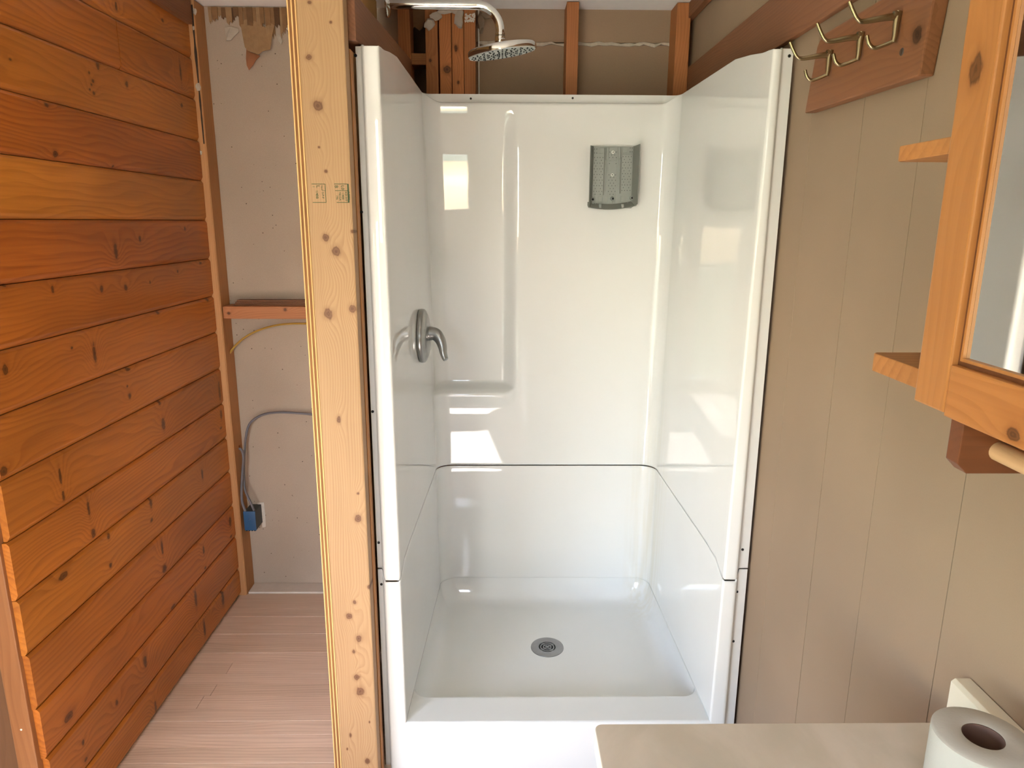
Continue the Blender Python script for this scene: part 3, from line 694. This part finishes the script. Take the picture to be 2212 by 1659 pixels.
# ------------------------------------------------------------------ SHOWER STALL
ZT = 1.745
def XLf(z): return lerp(-.242, -.250, (z - .14) / 1.58)
def XRf(z): return lerp(.525, .547, (z - .14) / 1.58)
def XLb(z): return lerp(-.214, -.240, (z - .14) / 1.60)
def XRb(z): return lerp(.510, .531, (z - .14) / 1.60)
YF, YBK = 1.518, 2.250
def path(z, recess=0.0):
    """plan outline at height z: list of (x, y, zone) from the left nailing flange round to the right one"""
    lf, rf, lb, rb = XLf(z), XRf(z), XLb(z), XRb(z)
    pts = [(-.3005, 1.536, 'fl'), (-.2905, 1.5355, 'fl'), (-.2875, 1.532, 'st'), (-.2855, 1.524, 'st'), (-.2825, YF + .002, 'fc'), (-.279, YF, 'fc'), (-.265, YF - .0005, 'fc'), (lf - .006, YF, 'fc'), (lf - .003, YF + .0009, 'fc'), (lf - .0009, YF + .003, 'rd'), (lf, YF + .006, 'rd')]
    r = .050
    for y in (1.545, 1.56, 1.58, 1.65, 1.75, 1.85, 1.95, 2.05, 2.13, YBK - r):
        pts.append((lerp(lf, lb, (y - 1.53) / (YBK - 1.53)), y, 'sd'))
    xl = pts[-1][0]
    N = 8
    for k in range(1, N + 1):
        a = math.pi - (math.pi / 2) * k / N
        pts.append((xl + r + r * math.cos(a), YBK - r + r * math.sin(a), 'cn%d' % k))
    xr = lerp(rf, rb, (YBK - r - 1.53) / (YBK - 1.53))
    for x in (-.16, -.12, -.06, -.015, -.006, .000, .006, .014, .022, .030, .038, .046, .055, .07, .10, .17, .25, .34, .42):
        pts.append((x, YBK, 'bk'))
    for k in range(0, N + 1):
        a = math.pi / 2 - (math.pi / 2) * k / N
        pts.append((xr - r + r * math.cos(a), YBK - r + r * math.sin(a), 'cn%d' % (N - k)))
    for y in (2.13, 2.05, 1.95, 1.85, 1.75, 1.65, 1.58, 1.56, 1.545):
        pts.append((lerp(rf, rb, (y - 1.53) / (YBK - 1.53)), y, 'sd'))
    pts += [(rf, YF + .006, 'rd'), (rf + .0009, YF + .003, 'rd'), (rf + .003, YF + .0009, 'fc'), (rf + .006, YF, 'fc'), (.556, YF - .0005, 'fc'), (.561, YF, 'fc'), (.5640, YF + .0015, 'fc'), (.5665, 1.523, 'st'), (.5690, 1.5285, 'st'), (.5725, 1.5305, 'fr'), (.5925, 1.531, 'fr')]
    out = []
    for x, y, zn in pts:
        if recess and (zn == 'bk' or zn.startswith('cn')) and x < .10:
            y += recess * sstep(.044, .001, x)
        out.append((x, y, zn))
    return out
def backness(zn):
    if zn == 'bk': return 1.0
    if zn.startswith('cn'): return sstep(2, 8, int(zn[2:]))
    return 0.0
def rec_of(z):
    d = (.026 + .026 * sstep(1.5, .84, z)) * sstep(1.715, 1.55, z)
    if z < .838: d = .052 * sstep(.8225, .838, z)
    if z < .8226: d = -.013 * sstep(.76, .812, z) * (1 - .6 * sstep(.814, .8226, z))
    return d

def skin(name, rows, mat, parent, thick=.004):
    bm = bmesh.new()
    vr = [[bm.verts.new(p) for p in r] for r in rows]
    for a, b in zip(vr, vr[1:]):
        for k in range(len(a) - 1): bm.faces.new((a[k], a[k + 1], b[k + 1], b[k]))
    me = bpy.data.meshes.new(name); bm.normal_update(); bm.to_mesh(me); bm.free()
    o = link(name, me, mat, parent, 180)
    md = o.modifiers.new('thickness', 'SOLIDIFY'); md.thickness = thick; md.offset = -1.0
    wn = o.modifiers.new('even_normals', 'WEIGHTED_NORMAL'); wn.weight = 80; wn.keep_sharp = True
    return o

sh = thing('shower_stall', 'glossy white two-piece moulded shower stall with raised front curb', 'shower stall', (.146, 1.9, 0))
def zb_up(zn, y):
    if zn in ('fl', 'fr'): return .5575
    if zn == 'st': return .556
    if zn == 'fc': return .534
    if zn == 'rd': return .5365
    if zn == 'sd' and y < 1.60: return lerp(.540, .563, sstep(1.535, 1.60, y))
    return .563
def zt_up(zn, y):
    if zn == 'fl': return 1.7155
    if zn == 'fr': return 1.7165
    if zn == 'st': return 1.716
    if zn == 'fc': return 1.7125
    if zn == 'rd': return 1.7135
    if zn == 'sd': return lerp(1.716, 1.742, sstep(1.54, 1.75, y))
    return lerp(1.742, 1.7475, backness(zn))
zr = [.62, .68, .73, .76, .775, .79, .80, .808, .815, .820, .8226, .8245, .827, .830, .834, .840, .850, .88, .95, 1.05, 1.2, 1.35, 1.5, 1.57, 1.62, 1.66, 1.69, 1.705, 1.713]
rows = []
base_p = path(1.0)
nz = len(zr) + 6
allz = [None, 'b'] + zr + ['t3', 't2', 't1', 't0']
for ri, zz in enumerate(allz):
    row = []
    for k in range(len(base_p)):
        zn = base_p[k][2]; yy = base_p[k][1]
        b_, t_ = zb_up(zn, yy), zt_up(zn, yy)
        bkn = backness(zn)
        off = 0.0
        if zz is None: z = b_
        elif zz == 'b': z = b_ + .006
        elif zz == 't3': z = lerp(t_ - .004, 1.7195, bkn)
        elif zz == 't2': z = lerp(t_ - .0025, 1.7225, bkn); off = .005 * bkn
        elif zz == 't1': z = lerp(t_ - .001, 1.7245, bkn); off = .012 * bkn
        elif zz == 't0': z = t_; off = .013 * bkn
        else: z = min(zz, t_ - .004 - .0002 * (len(allz) - ri)) if bkn < 1 else zz
        rc = rec_of(z)
        p = path(z, rc)[k]
        x, y = p[0], p[1]
        if off:
            y += off
        if zz is None and zn in ('sd', 'bk') or zz is None and zn.startswith('cn'):
            pass
        row.append((x, y, z))
    rows.append(row)
skin('upper_surround', rows, MAT['gel'], sh)

# lower half: walls, deck, pan, apron in one moulded piece
CURB = .139
def zt_lo(zn, y):
    if zn in ('fl', 'fr'): return .5535
    if zn == 'st': return .540
    if zn == 'fc': return .5290
    if zn == 'rd': return .5315
    if zn == 'sd' and y < 1.60: return lerp(.535, .559, sstep(1.535, 1.60, y))
    return .559
rows = []
for f in (0, .02, .1, .25, .5, .75, .9, .97, .99, 1.0):
    row = []
    for k in range(len(base_p)):
        zn = base_p[k][2]; yy = base_p[k][1]
        lo = 0.0 if zn in ('fl', 'fr', 'st', 'fc') else CURB
        if zn == 'rd': lo = CURB - .004
        z = lerp(lo, zt_lo(zn, yy), f)
        x, y, _ = path(z)[k]
        if f >= .99:
            y += .0012 * (f - .98) * 50 * backness(zn)
            if zn == 'sd': x += (-1 if x < .1 else 1) * .0012 * (f - .98) * 50
        row.append((x, y, z))
    rows.append(row)
bs = skin('base', rows, MAT['gel'], sh)
# deck + pan + apron added to the same mesh
bm = bmesh.new()
pz = path(CURB)
inner = [(x, y) for x, y, zn in pz if zn in ('sd', 'bk') or zn.startswith('cn')]
lf, rf = XLf(CURB), XRf(CURB)
outer = [(lf, YF + .006)] + inner + [(rf, YF + .006)]
def pan_outline(ins, n=8):
    e_ = .0003 + ins
    wl0, wr0 = lerp(lf, XLb(CURB), (1.614 - 1.53) / .72), lerp(rf, XRb(CURB), (1.614 - 1.53) / .72)
    c = [(wl0 + e_, 1.614 + ins), (wr0 - e_, 1.614 + ins), (XRb(CURB) - e_, YBK - e_), (XLb(CURB) + e_, YBK - e_)]
    rad = [.040, .040, .050, .050]
    out = []
    for i in range(4):
        a = Vector(c[i]); p = Vector(c[i - 1]); q = Vector(c[(i + 1) % 4])
        u = (p - a).normalized(); v = (q - a).normalized()
        r_ = rad[i]; ctr = a + u * r_ + v * r_
        for k in range(n + 1):
            t_ = k / n * math.pi / 2
            out.append(tuple(ctr - v * r_ * math.cos(t_) - u * r_ * math.sin(t_)))
    # subdivide long edges a little
    return out
rings = [(0, CURB), (.0006, .134), (.0022, .124), (.0055, .111), (.0105, .098), (.0165, .087), (.024, .077), (.034, .069), (.048, .0645), (.07, .0625)]
ring_pts = [[Vector((x, y, z)) for x, y in pan_outline(i_)] for i_, z in rings]
o3 = [Vector((x, y, CURB)) for x, y in outer]; h3 = ring_pts[0]
tri = tessellate_polygon([o3, h3])
allp = o3 + h3
vv = [bm.verts.new(p) for p in allp]
for t_ in tri:
    try: bm.faces.new([vv[i] for i in t_])
    except ValueError: pass
prev = vv[len(o3):]
for rp_ in ring_pts[1:]:
    cur = [bm.verts.new(p) for p in rp_]
    for k in range(len(cur)):
        k2 = (k + 1) % len(cur); bm.faces.new((prev[k], prev[k2], cur[k2], cur[k]))
    prev = cur
DC = M(1182, 1398, 2, .0615)
cen = bm.verts.new((DC.x, DC.y, .0605))
for k in range(len(prev)): bm.faces.new((prev[k], prev[(k + 1) % len(prev)], cen))
# apron
prof = [(YF + .006, CURB), (YF + .003, CURB - .0008), (YF + .0008, CURB - .003), (YF, CURB - .006), (YF, .07), (YF, .0)]
prev = None
for y, z in prof:
    cur = [bm.verts.new((lerp(lf - .005, rf + .005, k / 8), y, z)) for k in range(9)]
    if prev:
        for k in range(8): bm.faces.new((prev[k], prev[k + 1], cur[k + 1], cur[k]))
    prev = cur
for f in bm.faces:
    f.normal_update()
    if f.normal.z < -0.01 or (abs(f.normal.z) < 0.01 and f.normal.y > 0 and f.calc_center_median().y < 1.53): f.normal_flip()
me = bpy.data.meshes.new('floor_pan'); bm.to_mesh(me); bm.free()
pan = link('floor_pan', me, MAT['gel'], sh, 42)
wn = pan.modifiers.new('even_normals', 'WEIGHTED_NORMAL'); wn.weight = 70; wn.keep_sharp = True

# screw holes
hol = bmesh.new(); lathe(hol, [(.0032, .0), (.0032, .0012), (0, .0014)], Matrix(), 12)
hm = bpy.data.meshes.new('screw_hole'); hol.to_mesh(hm); hol.free(); hm.materials.append(MAT['black'])
def hole(p, dirv):
    o = bpy.data.objects.new('screw_hole', hm); COL.objects.link(o)
    o.parent = sh; o.matrix_parent_inverse = Matrix.Translation(-sh.location)
    o.matrix_basis = frame_mat(p, dirv)
for px, py in ((768, 120), (781, 458), (805, 889), (818, 1172), (824, 1262)): hole(M(px, py, 1, 1.5350), (0, -1, 0))
for px, py in ((1705, 121), (1604, 1187), (1592, 1278), (1584, 1385)): hole(M(px, py, 1, 1.5303), (0, -1, 0))
for px, py in ((1017, 213), (1237, 212)): hole(M(px, py, 1, 2.2620), (0, -1, 0))
# drain
dr = fin('drain', lathe(bmesh.new(), [(.0275, -.001), (.0275, .0026), (.030, .0032), (.048, .0030), (.0515, .0018), (.0520, -.001)], frame_mat((DC.x, DC.y, .0606), (0, 0, 1)), 48), MAT['steel'], sh, 40)
dr['label'] = 'round grey metal drain ring'
bm = bmesh.new()
def arc_ring(bm, r0, r1, a0, a1, z0, z1, n=24):
    pr = None; first = None
    for k in range(n + 1):
        a = lerp(a0, a1, k / n)
        c, s = math.cos(a), math.sin(a)
        cur = [bm.verts.new((DC.x + r * c, DC.y + r * s, z)) for r, z in ((r0, z0), (r1, z0), (r1, z1), (r0, z1))]
        if pr:
            for j in range(4): bm.faces.new((pr[j], pr[(j + 1) % 4], cur[(j + 1) % 4], cur[j]))
        pr = cur
zg = .0606
for r0, r1 in ((.0, .0045), (.0105, .0135), (.0190, .0225), (.0265, .0285)):
    if r0 == 0: lathe(bm, [(0, .0022), (.0045, .0022), (.0045, -.001)], frame_mat((DC.x, DC.y, zg), (0, 0, 1)), 16)
    else: arc_ring(bm, r0, r1, 0, 2 * math.pi, zg - .001, zg + .0022, 40)
for k in range(4):
    a = math.radians(38 + 90 * k)
    for dd in ((-.0032, .0) if False else (-.0022, .0022)):
        m = Matrix.Translation((DC.x, DC.y, 0)) @ Matrix.Rotation(a, 4, 'Z')
        box(bm, .004, .0275, dd - .0009, dd + .0009, zg - .001, zg + .0021, 0, m)
gr = fin('grate', bm, MAT['steel'], dr, 40)
wl_ = fin('drain_well', lathe(bmesh.new(), [(0, .0002), (.0272, .0003)], frame_mat((DC.x, DC.y, .0606), (0, 0, 1)), 24), MAT['black'], dr)

# ------------------------------------------------------------------ mixer valve
VC = Vector((-.2312, 1.962, 1.053))
va = thing('shower_valve', 'brushed nickel shower mixer with round plate and curved lever handle', 'faucet', VC)
_wx = lerp(XLf(VC.z), XLb(VC.z), (VC.y - 1.53) / (YBK - 1.53))
fm = frame_mat((_wx + .0012, VC.y, VC.z), (1, -.025, .012))
fin('escutcheon', lathe(bmesh.new(), [(.0745, 0), (.0765, .006), (.0755, .0125), (.0710, .0165), (.0640, .0185), (.0620, .0205), (.0540, .0235), (.0300, .0260), (0, .027)], fm, 56), MAT['nickel'], va, 40)
pts = [VC + Vector(d) for d in ((.010, 0, .006), (.026, -.002, .007), (.042, -.006, .004), (.053, -.012, -.008), (.060, -.018, -.026), (.063, -.022, -.044), (.067, -.026, -.058), (.0715, -.029, -.064))]
cm = catmull(pts, 6)
ra = [(lerp(.021, .0075, sstep(0, 1, k / (len(cm) - 1))), lerp(.019, .0095, sstep(0, 1, k / (len(cm) - 1)))) for k in range(len(cm))]
ra[-1] = (.004, .006)
fin('lever', tube(bmesh.new(), cm, ra, 20), MAT['nickel'], va, 60)

# ------------------------------------------------------------------ shower head on its arm
HY = 1.93
A0 = M(838, 12, 1, HY)
hd = thing('rain_shower', 'chrome rain shower head on a long bent wall arm', 'shower head', A0)
zarm = 1.902
pp = [Vector((A0.x - .006, HY, zarm)), Vector((-.20, HY, zarm)), Vector((-.10, HY, zarm)), Vector((-.068, HY, zarm))]
cx, cz, rb_ = -.068, zarm - .060, .060
for k in range(1, 11):
    a = math.pi / 2 - k / 10 * math.pi / 2
    pp.append(Vector((cx + rb_ * math.cos(a), HY, cz + rb_ * math.sin(a))))
pp.append(Vector((-.008, HY, cz - .006)))
fin('arm', tube(bmesh.new(), pp, .0112, 20), MAT['chrome'], hd, 60)
fin('wall_flange', lathe(bmesh.new(), [(.030, 0), (.030, .003), (.026, .007), (.0118, .010)], frame_mat((A0.x - .004, HY, zarm), (1, 0, 0)), 32), MAT['chrome'], hd, 40)
zj = cz - .004
fin('collar', lathe(bmesh.new(), [(.0112, 0), (.0128, -.001), (.0128, -.006), (.0112, -.007), (.0132, -.009), (.0132, -.020), (.0115, -.028), (.008, -.032)], frame_mat((-.008, HY, zj), (0, 0, 1)), 28), MAT['chrome'], hd, 40)
HN = Vector((-.155, -.09, 1)).normalized()       # disc tilted
HC = Vector((-.005, HY, 1.8065))
hmx = frame_mat(HC, HN)
fin('ball_joint', lathe(bmesh.new(), [(.0, .026), (.009, .024), (.0125, .016), (.011, .010), (.022, .007), (.022, .002)], hmx, 28), MAT['chrome'], hd, 60)
disc = fin('head_disc', lathe(bmesh.new(), [(0, .004), (.030, .004), (.070, .002), (.0850, -.001), (.0880, -.004), (.0890, -.007), (.0890, -.0165), (.0870, -.0185), (.0855, -.0180)], hmx, 64), MAT['chrome'], hd, 35)
face = fin('spray_face', lathe(bmesh.new(), [(.0858, -.0178), (0, -.0178)], hmx, 64), MAT['headface'], disc)
bm = bmesh.new()
for r, n in ((.0, 1), (.009, 6), (.018, 8), (.028, 10), (.038, 14), (.049, 14), (.060, 18), (.071, 20), (.0785, 20)):
    for k in range(n):
        a = 2 * math.pi * (k + .5 * (int(r * 1000) % 2)) / n
        lathe(bm, [(.0022, 0), (.0018, .0022), (0, .0024)], hmx @ Matrix.Translation((r * math.cos(a), r * math.sin(a), -.0178)) @ Matrix.Rotation(math.pi, 4, 'X'), 8)
nz_ = fin('nozzles', bm, MAT['nozzle'], disc); nz_['kind'] = 'stuff'

# ------------------------------------------------------------------ dispenser mounting plate on the shower's back wall
YM = 2.249
a = M(1281, 316, 1, YM - .008); b = M(1364, 450, 1, YM - .008)
mx0, mx1, mz1, mz0 = a.x, b.x, a.z, b.z
mp = thing('mounting_plate', 'grey perforated plastic mounting plate screwed to the shower back wall', 'mounting plate', ((mx0 + mx1) / 2, YM, mz0))
bm = bmesh.new()
box(bm, mx0, mx1, YM - .008, YM, mz0, mz1, .001)
fin('back_plate', bm, MAT['greyplastic'], mp, 40)
W = mx1 - mx0; H = mz1 - mz0
def mxx(cx): return mx0 + (cx - 345) / (990 - 345) * W
def mzz(cy): return mz1 - (cy - 370) / (1490 - 370) * H
for sgn, xa in ((-1, mx0), (1, mx1)):
    dx = -.0125 if sgn < 0 else .013
    bm = bmesh.new()
    dz = .0
    pts = [(xa, YM - .0085, mz0 + .002), (xa + dx, YM - .042, mz0 + (.004 if sgn < 0 else .012)), (xa + dx, YM - .042, mz1 + (-.001 if sgn < 0 else .004)), (xa, YM - .0085, mz1)]
    v1 = [bm.verts.new(p) for p in pts]; v2 = [bm.verts.new((p[0] - sgn * .002, p[1], p[2])) for p in pts]
    bm.faces.new(v1); bm.faces.new(v2[::-1])
    for k in range(4): bm.faces.new((v1[k], v1[(k + 1) % 4], v2[(k + 1) % 4], v2[k]))
    fin('side_wing', bm, MAT['greyplastic2'], mp)
# bottom lip, curved
bm = bmesh.new(); prevv = None
for k in range(13):
    t_ = k / 12; x = lerp(mx0 - .012, mx1 + .012, t_)
    zz = mz0 + .003 - .009 * (1 - (2 * t_ - 1) ** 2) + .006 * t_
    cur = [bm.verts.new((x, YM - .009, zz + .016)), bm.verts.new((x, YM - .030, zz)), bm.verts.new((x, YM - .028, zz - .0015)), bm.verts.new((x, YM - .006, zz + .006))]
    if prevv:
        for j in range(4): bm.faces.new((prevv[j], prevv[(j + 1) % 4], cur[(j + 1) % 4], cur[j]))
    else: bm.faces.new(cur)
    prevv = cur
bm.faces.new(prevv[::-1])
fin('bottom_lip', bm, MAT['greyplastic2'], mp, 60)
yf = YM - .008
def pad(name, cx0, cx1, cy0, cy1, h, mat='greyplastic'):
    return boxo(name, mxx(cx0), mxx(cx1), yf - h, yf + .0005, mzz(cy1), mzz(cy0), MAT[mat], mp, .0005)
pad('perforated_field', 360, 525, 500, 1245, .0012); pad('perforated_field', 805, 965, 520, 1220, .0012)
pad('centre_channel', 600, 730, 390, 1430, .0010)
for c0, c1, c2, c3 in ((548, 556, 395, 615), (560, 592, 395, 600), (778, 786, 385, 600), (745, 776, 385, 590), (560, 574, 620, 1180), (758, 776, 600, 1160), (528, 536, 400, 1250), (790, 797, 560, 1220)):
    pad('rib', c0, c1, c2, c3, .0035, 'greyplastic2' if c1 - c0 < 12 else 'greyplastic')
pad('rib', 615, 720, 610, 632, .004)
for c in ((448, 515, 400, 495), (820, 885, 390, 478), (445, 515, 1280, 1375), (815, 880, 1270, 1365)): pad('boss_pad', *c, .0022)
bm = bmesh.new()
def dot(cx, cy, r=.0011, h=.0015):
    lathe(bm, [(r, 0), (r, h), (0, h)], frame_mat((mxx(cx), yf - .0008, mzz(cy)), (0, -1, 0)), 8)
for j in range(15):
    cy = 570 + j * 51
    for cx in ((375, 420, 460, 505) if j % 2 == 0 else (398, 482)):
        if cy < 1245: dot(cx, cy)
    for cx in ((823, 866, 908, 952) if j % 2 == 0 else (845, 930)):
        if cy < 1220: dot(cx, cy - 18)
    for cx in ((610, 662, 716) if j % 2 == 0 else (636, 688)):
        if cy < 1240 and not (600 < cy < 880): dot(cx, cy)
for cx, cy in ((370, 420), (405, 420), (370, 488), (405, 488), (930, 398), (962, 398), (930, 465), (962, 465), (610, 472), (716, 472), (640, 523), (690, 523), (610, 678), (716, 678), (610, 882), (714, 882)): dot(cx, cy)
pf = fin('perforations', bm, MAT['nozzle'], mp); pf['kind'] = 'stuff'
for cx, cy in ((662, 474), (662, 882)):
    s_ = fin('screw', lathe(bmesh.new(), [(.0048, 0), (.0046, .0018), (.0020, .0026), (.0018, .0015), (0, .0015)], frame_mat((mxx(cx), yf - .001, mzz(cy)), (0, -1, 0)), 20), MAT['white'], mp, 40)
    fin('screw_socket', lathe(bmesh.new(), [(.0017, .0016), (.0017, .0030), (0, .0030)], frame_mat((mxx(cx), yf - .001, mzz(cy)), (0, -1, 0)), 12), MAT['nozzle'], s_)
for cx, cy in ((362, 1330), (680, 1315), (988, 1300)):
    s_ = fin('lug', lathe(bmesh.new(), [(.0070, 0), (.0055, .010), (.0038, .010), (.0038, .002)], frame_mat((mxx(cx), yf, mzz(cy)), (0, -1, 0)), 20), MAT['greyplastic'], mp, 40)
    fin('lug_hole', lathe(bmesh.new(), [(.0037, .0085), (0, .0085)], frame_mat((mxx(cx), yf, mzz(cy)), (0, -1, 0)), 16), MAT['black'], s_)
    boxo('lug_stem', mxx(cx) - .0014, mxx(cx) + .0014, yf - .005, yf, mzz(cy + 95), mzz(cy + 25), MAT['greyplastic'], s_, .0005)
for cx in (392, 926):
    fin('lug', lathe(bmesh.new(), [(.0040, 0), (.0036, .005), (.0016, .005), (.0016, .001)], frame_mat((mxx(cx), yf, mzz(1405)), (0, -1, 0)), 16), MAT['greyplastic'], mp, 40)
for cx in (480, 838):
    boxo('clip', mxx(cx) - .0045, mxx(cx) + .0030, yf - .020, yf, mzz(1490), mzz(1415), MAT['greyplastic'], mp, .0015)

# ------------------------------------------------------------------ coat rack
cr = thing('coat_rack', 'stained wooden coat rack board with brass double hooks on the tan wall', 'coat rack', (.59, 1.22, 1.575))
bm = bmesh.new()
prism(bm, [(1.034, 1.570), (1.412, 1.575), (1.384, 1.686), (1.368, 1.702), (1.030, 1.706), (1.018, 1.69)], 0, .578, .5995, .0025)
fin('board', bm, MAT['rack'], cr)
def hook(yh, zt_, tip_dx, k):
    h = thing('hook', None, None, (0, 0, 0)); 
    bpy.data.objects.remove(h)
    X0 = .577
    bm = bmesh.new()
    # back plate: slender tapering bar
    tube(bm, [(X0 - .004, yh, zt_ + .004), (X0 - .005, yh, zt_ - .012), (X0 - .005, yh, zt_ - .030), (X0 - .006, yh, zt_ - .038)], [(.0056, .0040), (.0050, .0038), (.0042, .0032), (.0036, .0032)], 10)
    up_ = catmull([(X0 - .004, yh, zt_ - .003), (X0 - .022, yh, zt_ - .005), (X0 - .050, yh + .004, zt_ - .009), (X0 - .060, yh + .005, zt_ - .006), (X0 - .068, yh + .006, zt_ + .006), (X0 - .074, yh + .007, zt_ + .018)], 5)
    tube(bm, up_, [(lerp(.0056, .0029, min(1, i / 14)), lerp(.0030, .0029, min(1, i / 14))) for i in range(len(up_))], 10)
    lo = catmull([(X0 - .006, yh, zt_ - .036), (X0 - .018, yh + .004, zt_ - .041), (X0 - .030, yh + .007, zt_ - .044), (X0 - .038, yh + .008, zt_ - .038), (X0 - .042, yh + .009, zt_ - .027)], 5)
    tube(bm, lo, .0029, 10)
    lathe(bm, [(.0044, -.003), (.005, 0), (.0044, .003), (0, .0035)], frame_mat((X0 - .008, yh, zt_), (-1, 0, 0)), 12)
    fin('hook', bm, MAT['brass'], cr, 60)
for yh, zt_ in ((1.313, 1.661), (1.205, 1.664), (1.099, 1.666)): hook(yh, zt_, 0, 0)
pscrew = M(1948, 112, 0, .578)
fin('screw_hole', lathe(bmesh.new(), [(.0055, 0), (.0045, .0012), (.0030, .0006), (0, .0004)], frame_mat(pscrew, (-1, 0, 0)), 14), plain('dark_screw', srgb(70, 52, 40), .5), cr)

# ------------------------------------------------------------------ mirror shelf unit on the right wall
XM = .430
ms = thing('mirror_shelf', 'honey pine wall mirror unit with end shelves and towel rail bracket', 'mirror', (.52, .4, 1.187))
yf0, yf1 = .701, .02
zlo, zhi = 1.187, 1.78
sw, rh_ = .050, .051
boxo('frame_stile', XM, XM + .018, yf0 - sw, yf0, zlo + .003, zhi, MAT['cab'], ms, .002)
boxo('frame_stile', XM, XM + .018, yf1, yf1 + sw, zlo + .003, zhi, MAT['cab'], ms, .002)
boxo('frame_rail', XM + .0005, XM + .018, yf1 + sw, yf0 - sw, zlo, zlo + rh_, MAT['cabrail'], ms, .002)
boxo('frame_rail', XM + .0005, XM + .018, yf1 + sw, yf0 - sw, zhi - rh_, zhi, MAT['cabrail'], ms, .002)
boxo('mirror_glass', XM + .0095, XM + .0145, yf1 + sw - .004, yf0 - sw + .004, zlo + rh_ - .004, zhi - rh_ + .004, MAT['mirror'], ms)
for w0, w1, xo, mt_ in ((.000, .0045, .0075, 'cabdark'), (.0045, .0075, .0060, 'cab')):
    bm = bmesh.new()
    box(bm, XM + xo, XM + .0094, yf0 - sw - w1, yf0 - sw - w0, zlo + rh_ + w0, zhi - rh_ - w0)
    box(bm, XM + xo, XM + .0094, yf1 + sw + w0, yf1 + sw + w1, zlo + rh_ + w0, zhi - rh_ - w0)
    box(bm, XM + xo, XM + .0094, yf1 + sw + w1, yf0 - sw - w1, zlo + rh_ + w0, zlo + rh_ + w1)
    box(bm, XM + xo, XM + .0094, yf1 + sw + w1, yf0 - sw - w1, zhi - rh_ - w1, zhi - rh_ - w0)
    fin('glazing_bead', bm, MAT[mt_], ms)
for zs, th in ((1.195, .022), (1.4385, .017), (1.69, .017)):
    bm = bmesh.new()
    yend = .830
    c = .010
    prism(bm, [(XM + .020, yf1 - .1), (XM + .020, yend - c * .5), (XM + .020 + c * .5, yend), (XR - .001, yend), (XR - .001, yf1 - .1)], 2, zs, zs + th, .0012)
    fin('shelf', bm, MAT['cabshelf'], ms)
for yb_ in (.636, .10):
    bm = bmesh.new()
    zq = 1.1325
    prism(bm, [(XM + .012, zlo - .0005), (XM + .012, zq + .010), (XM + .022, zq), (XR - .001, zq), (XR - .001, zlo - .0005)], 1, yb_, yb_ + .019, .001)
    fin('bracket', bm, MAT['cabdark'], ms)
bm = tube(bmesh.new(), [(.480, .636, 1.1555), (.480, .119, 1.1555)], .0095, 20)
fin('towel_rail', bm, wood('rail_wood', srgb(196, 158, 118), srgb(160, 120, 84), 'y', (), 'z', 80, .3, .5, 140), ms, 60)

# ------------------------------------------------------------------ vanity with counter, splash and paper roll
CT = .748
vn = thing('vanity', 'pale marbled vanity counter with cream backsplash against the tan wall', 'vanity', (.36, .3, 0))
bm = bmesh.new()
yE = M(1600, 1562.5, 2, CT).y
cxl = M(1284, 1566, 2, CT).x
def rrect(x0, x1, y0, y1, r, n=6):
    out = []
    for (cx_, cy_, a0) in ((x0 + r, y0 + r, math.pi), (x1 - .0, y0, None), (x1, y1, None), (x0 + r, y1 - r, math.pi / 2)):
        if a0 is None: out.append((cx_, cy_)); continue
        for k in range(n + 1):
            a_ = (a0 + k / n * math.pi / 2) if a0 == math.pi else (math.pi / 2 + k / n * math.pi / 2)
            out.append((cx_ + r * math.cos(a_), cy_ + r * math.sin(a_)))
    return out
prism(bm, rrect(cxl, XR - .001, -.25, yE, .010), 2, CT - .032, CT, .003)
fin('countertop', bm, MAT['counter'], vn)
bm = bmesh.new()
prism(bm, [(.574, CT + .0005), (.574, CT + .052), (.579, CT + .056), (XR - .001, CT + .056), (XR - .001, CT + .0005)], 1, -.25, yE + .012, .0015)
fin('backsplash', bm, MAT['splash'], vn)
boxo('cabinet_body', cxl + .03, XR - .001, -.23, yE - .02, 0.0, CT - .0325, plain('white_cabinet', srgb(224, 220, 212), .5), vn, .002)
for ya_, yb_ in ((-.215, .26), (.265, yE - .035)):
    d_ = boxo('cabinet_door', cxl + .014, cxl + .0295, ya_, yb_, .10, CT - .06, plain('white_door', srgb(228, 224, 216), .45), vn, .003)
    fin('knob', lathe(bmesh.new(), [(.006, 0), (.006, .010), (.013, .016), (.012, .022), (0, .025)], frame_mat((cxl + .014, .22 if yb_ < .3 else .31, .60), (-1, 0, 0)), 18), MAT['nickel'], d_, 40)
RT = CT + .098
RC = M(2124, 1590, 2, RT)
tr = thing('toilet_paper_roll', 'white toilet paper roll standing on the vanity counter by the backsplash', 'toilet paper', (RC.x, RC.y, CT))
RRR = .0475
rm = frame_mat((RC.x, RC.y, CT + .0005), (0, 0, 1))
prof = [(.0195, .001), (RRR - .002, 0), (RRR, .002)] + [(RRR, .002 + .094 * k / 6) for k in range(1, 7)] + [(RRR - .003, .0978), (.0215, .0978), (.0197, .0972)]
fin('paper', lathe(bmesh.new(), prof, rm, 48), MAT['tissue'], tr, 40)
fin('core', lathe(bmesh.new(), [(.0190, .001), (.0190, .0965), (.0197, .0968), (.0196, .001)], rm, 32), MAT['card'], tr, 40)

# ------------------------------------------------------------------ garden outside the window
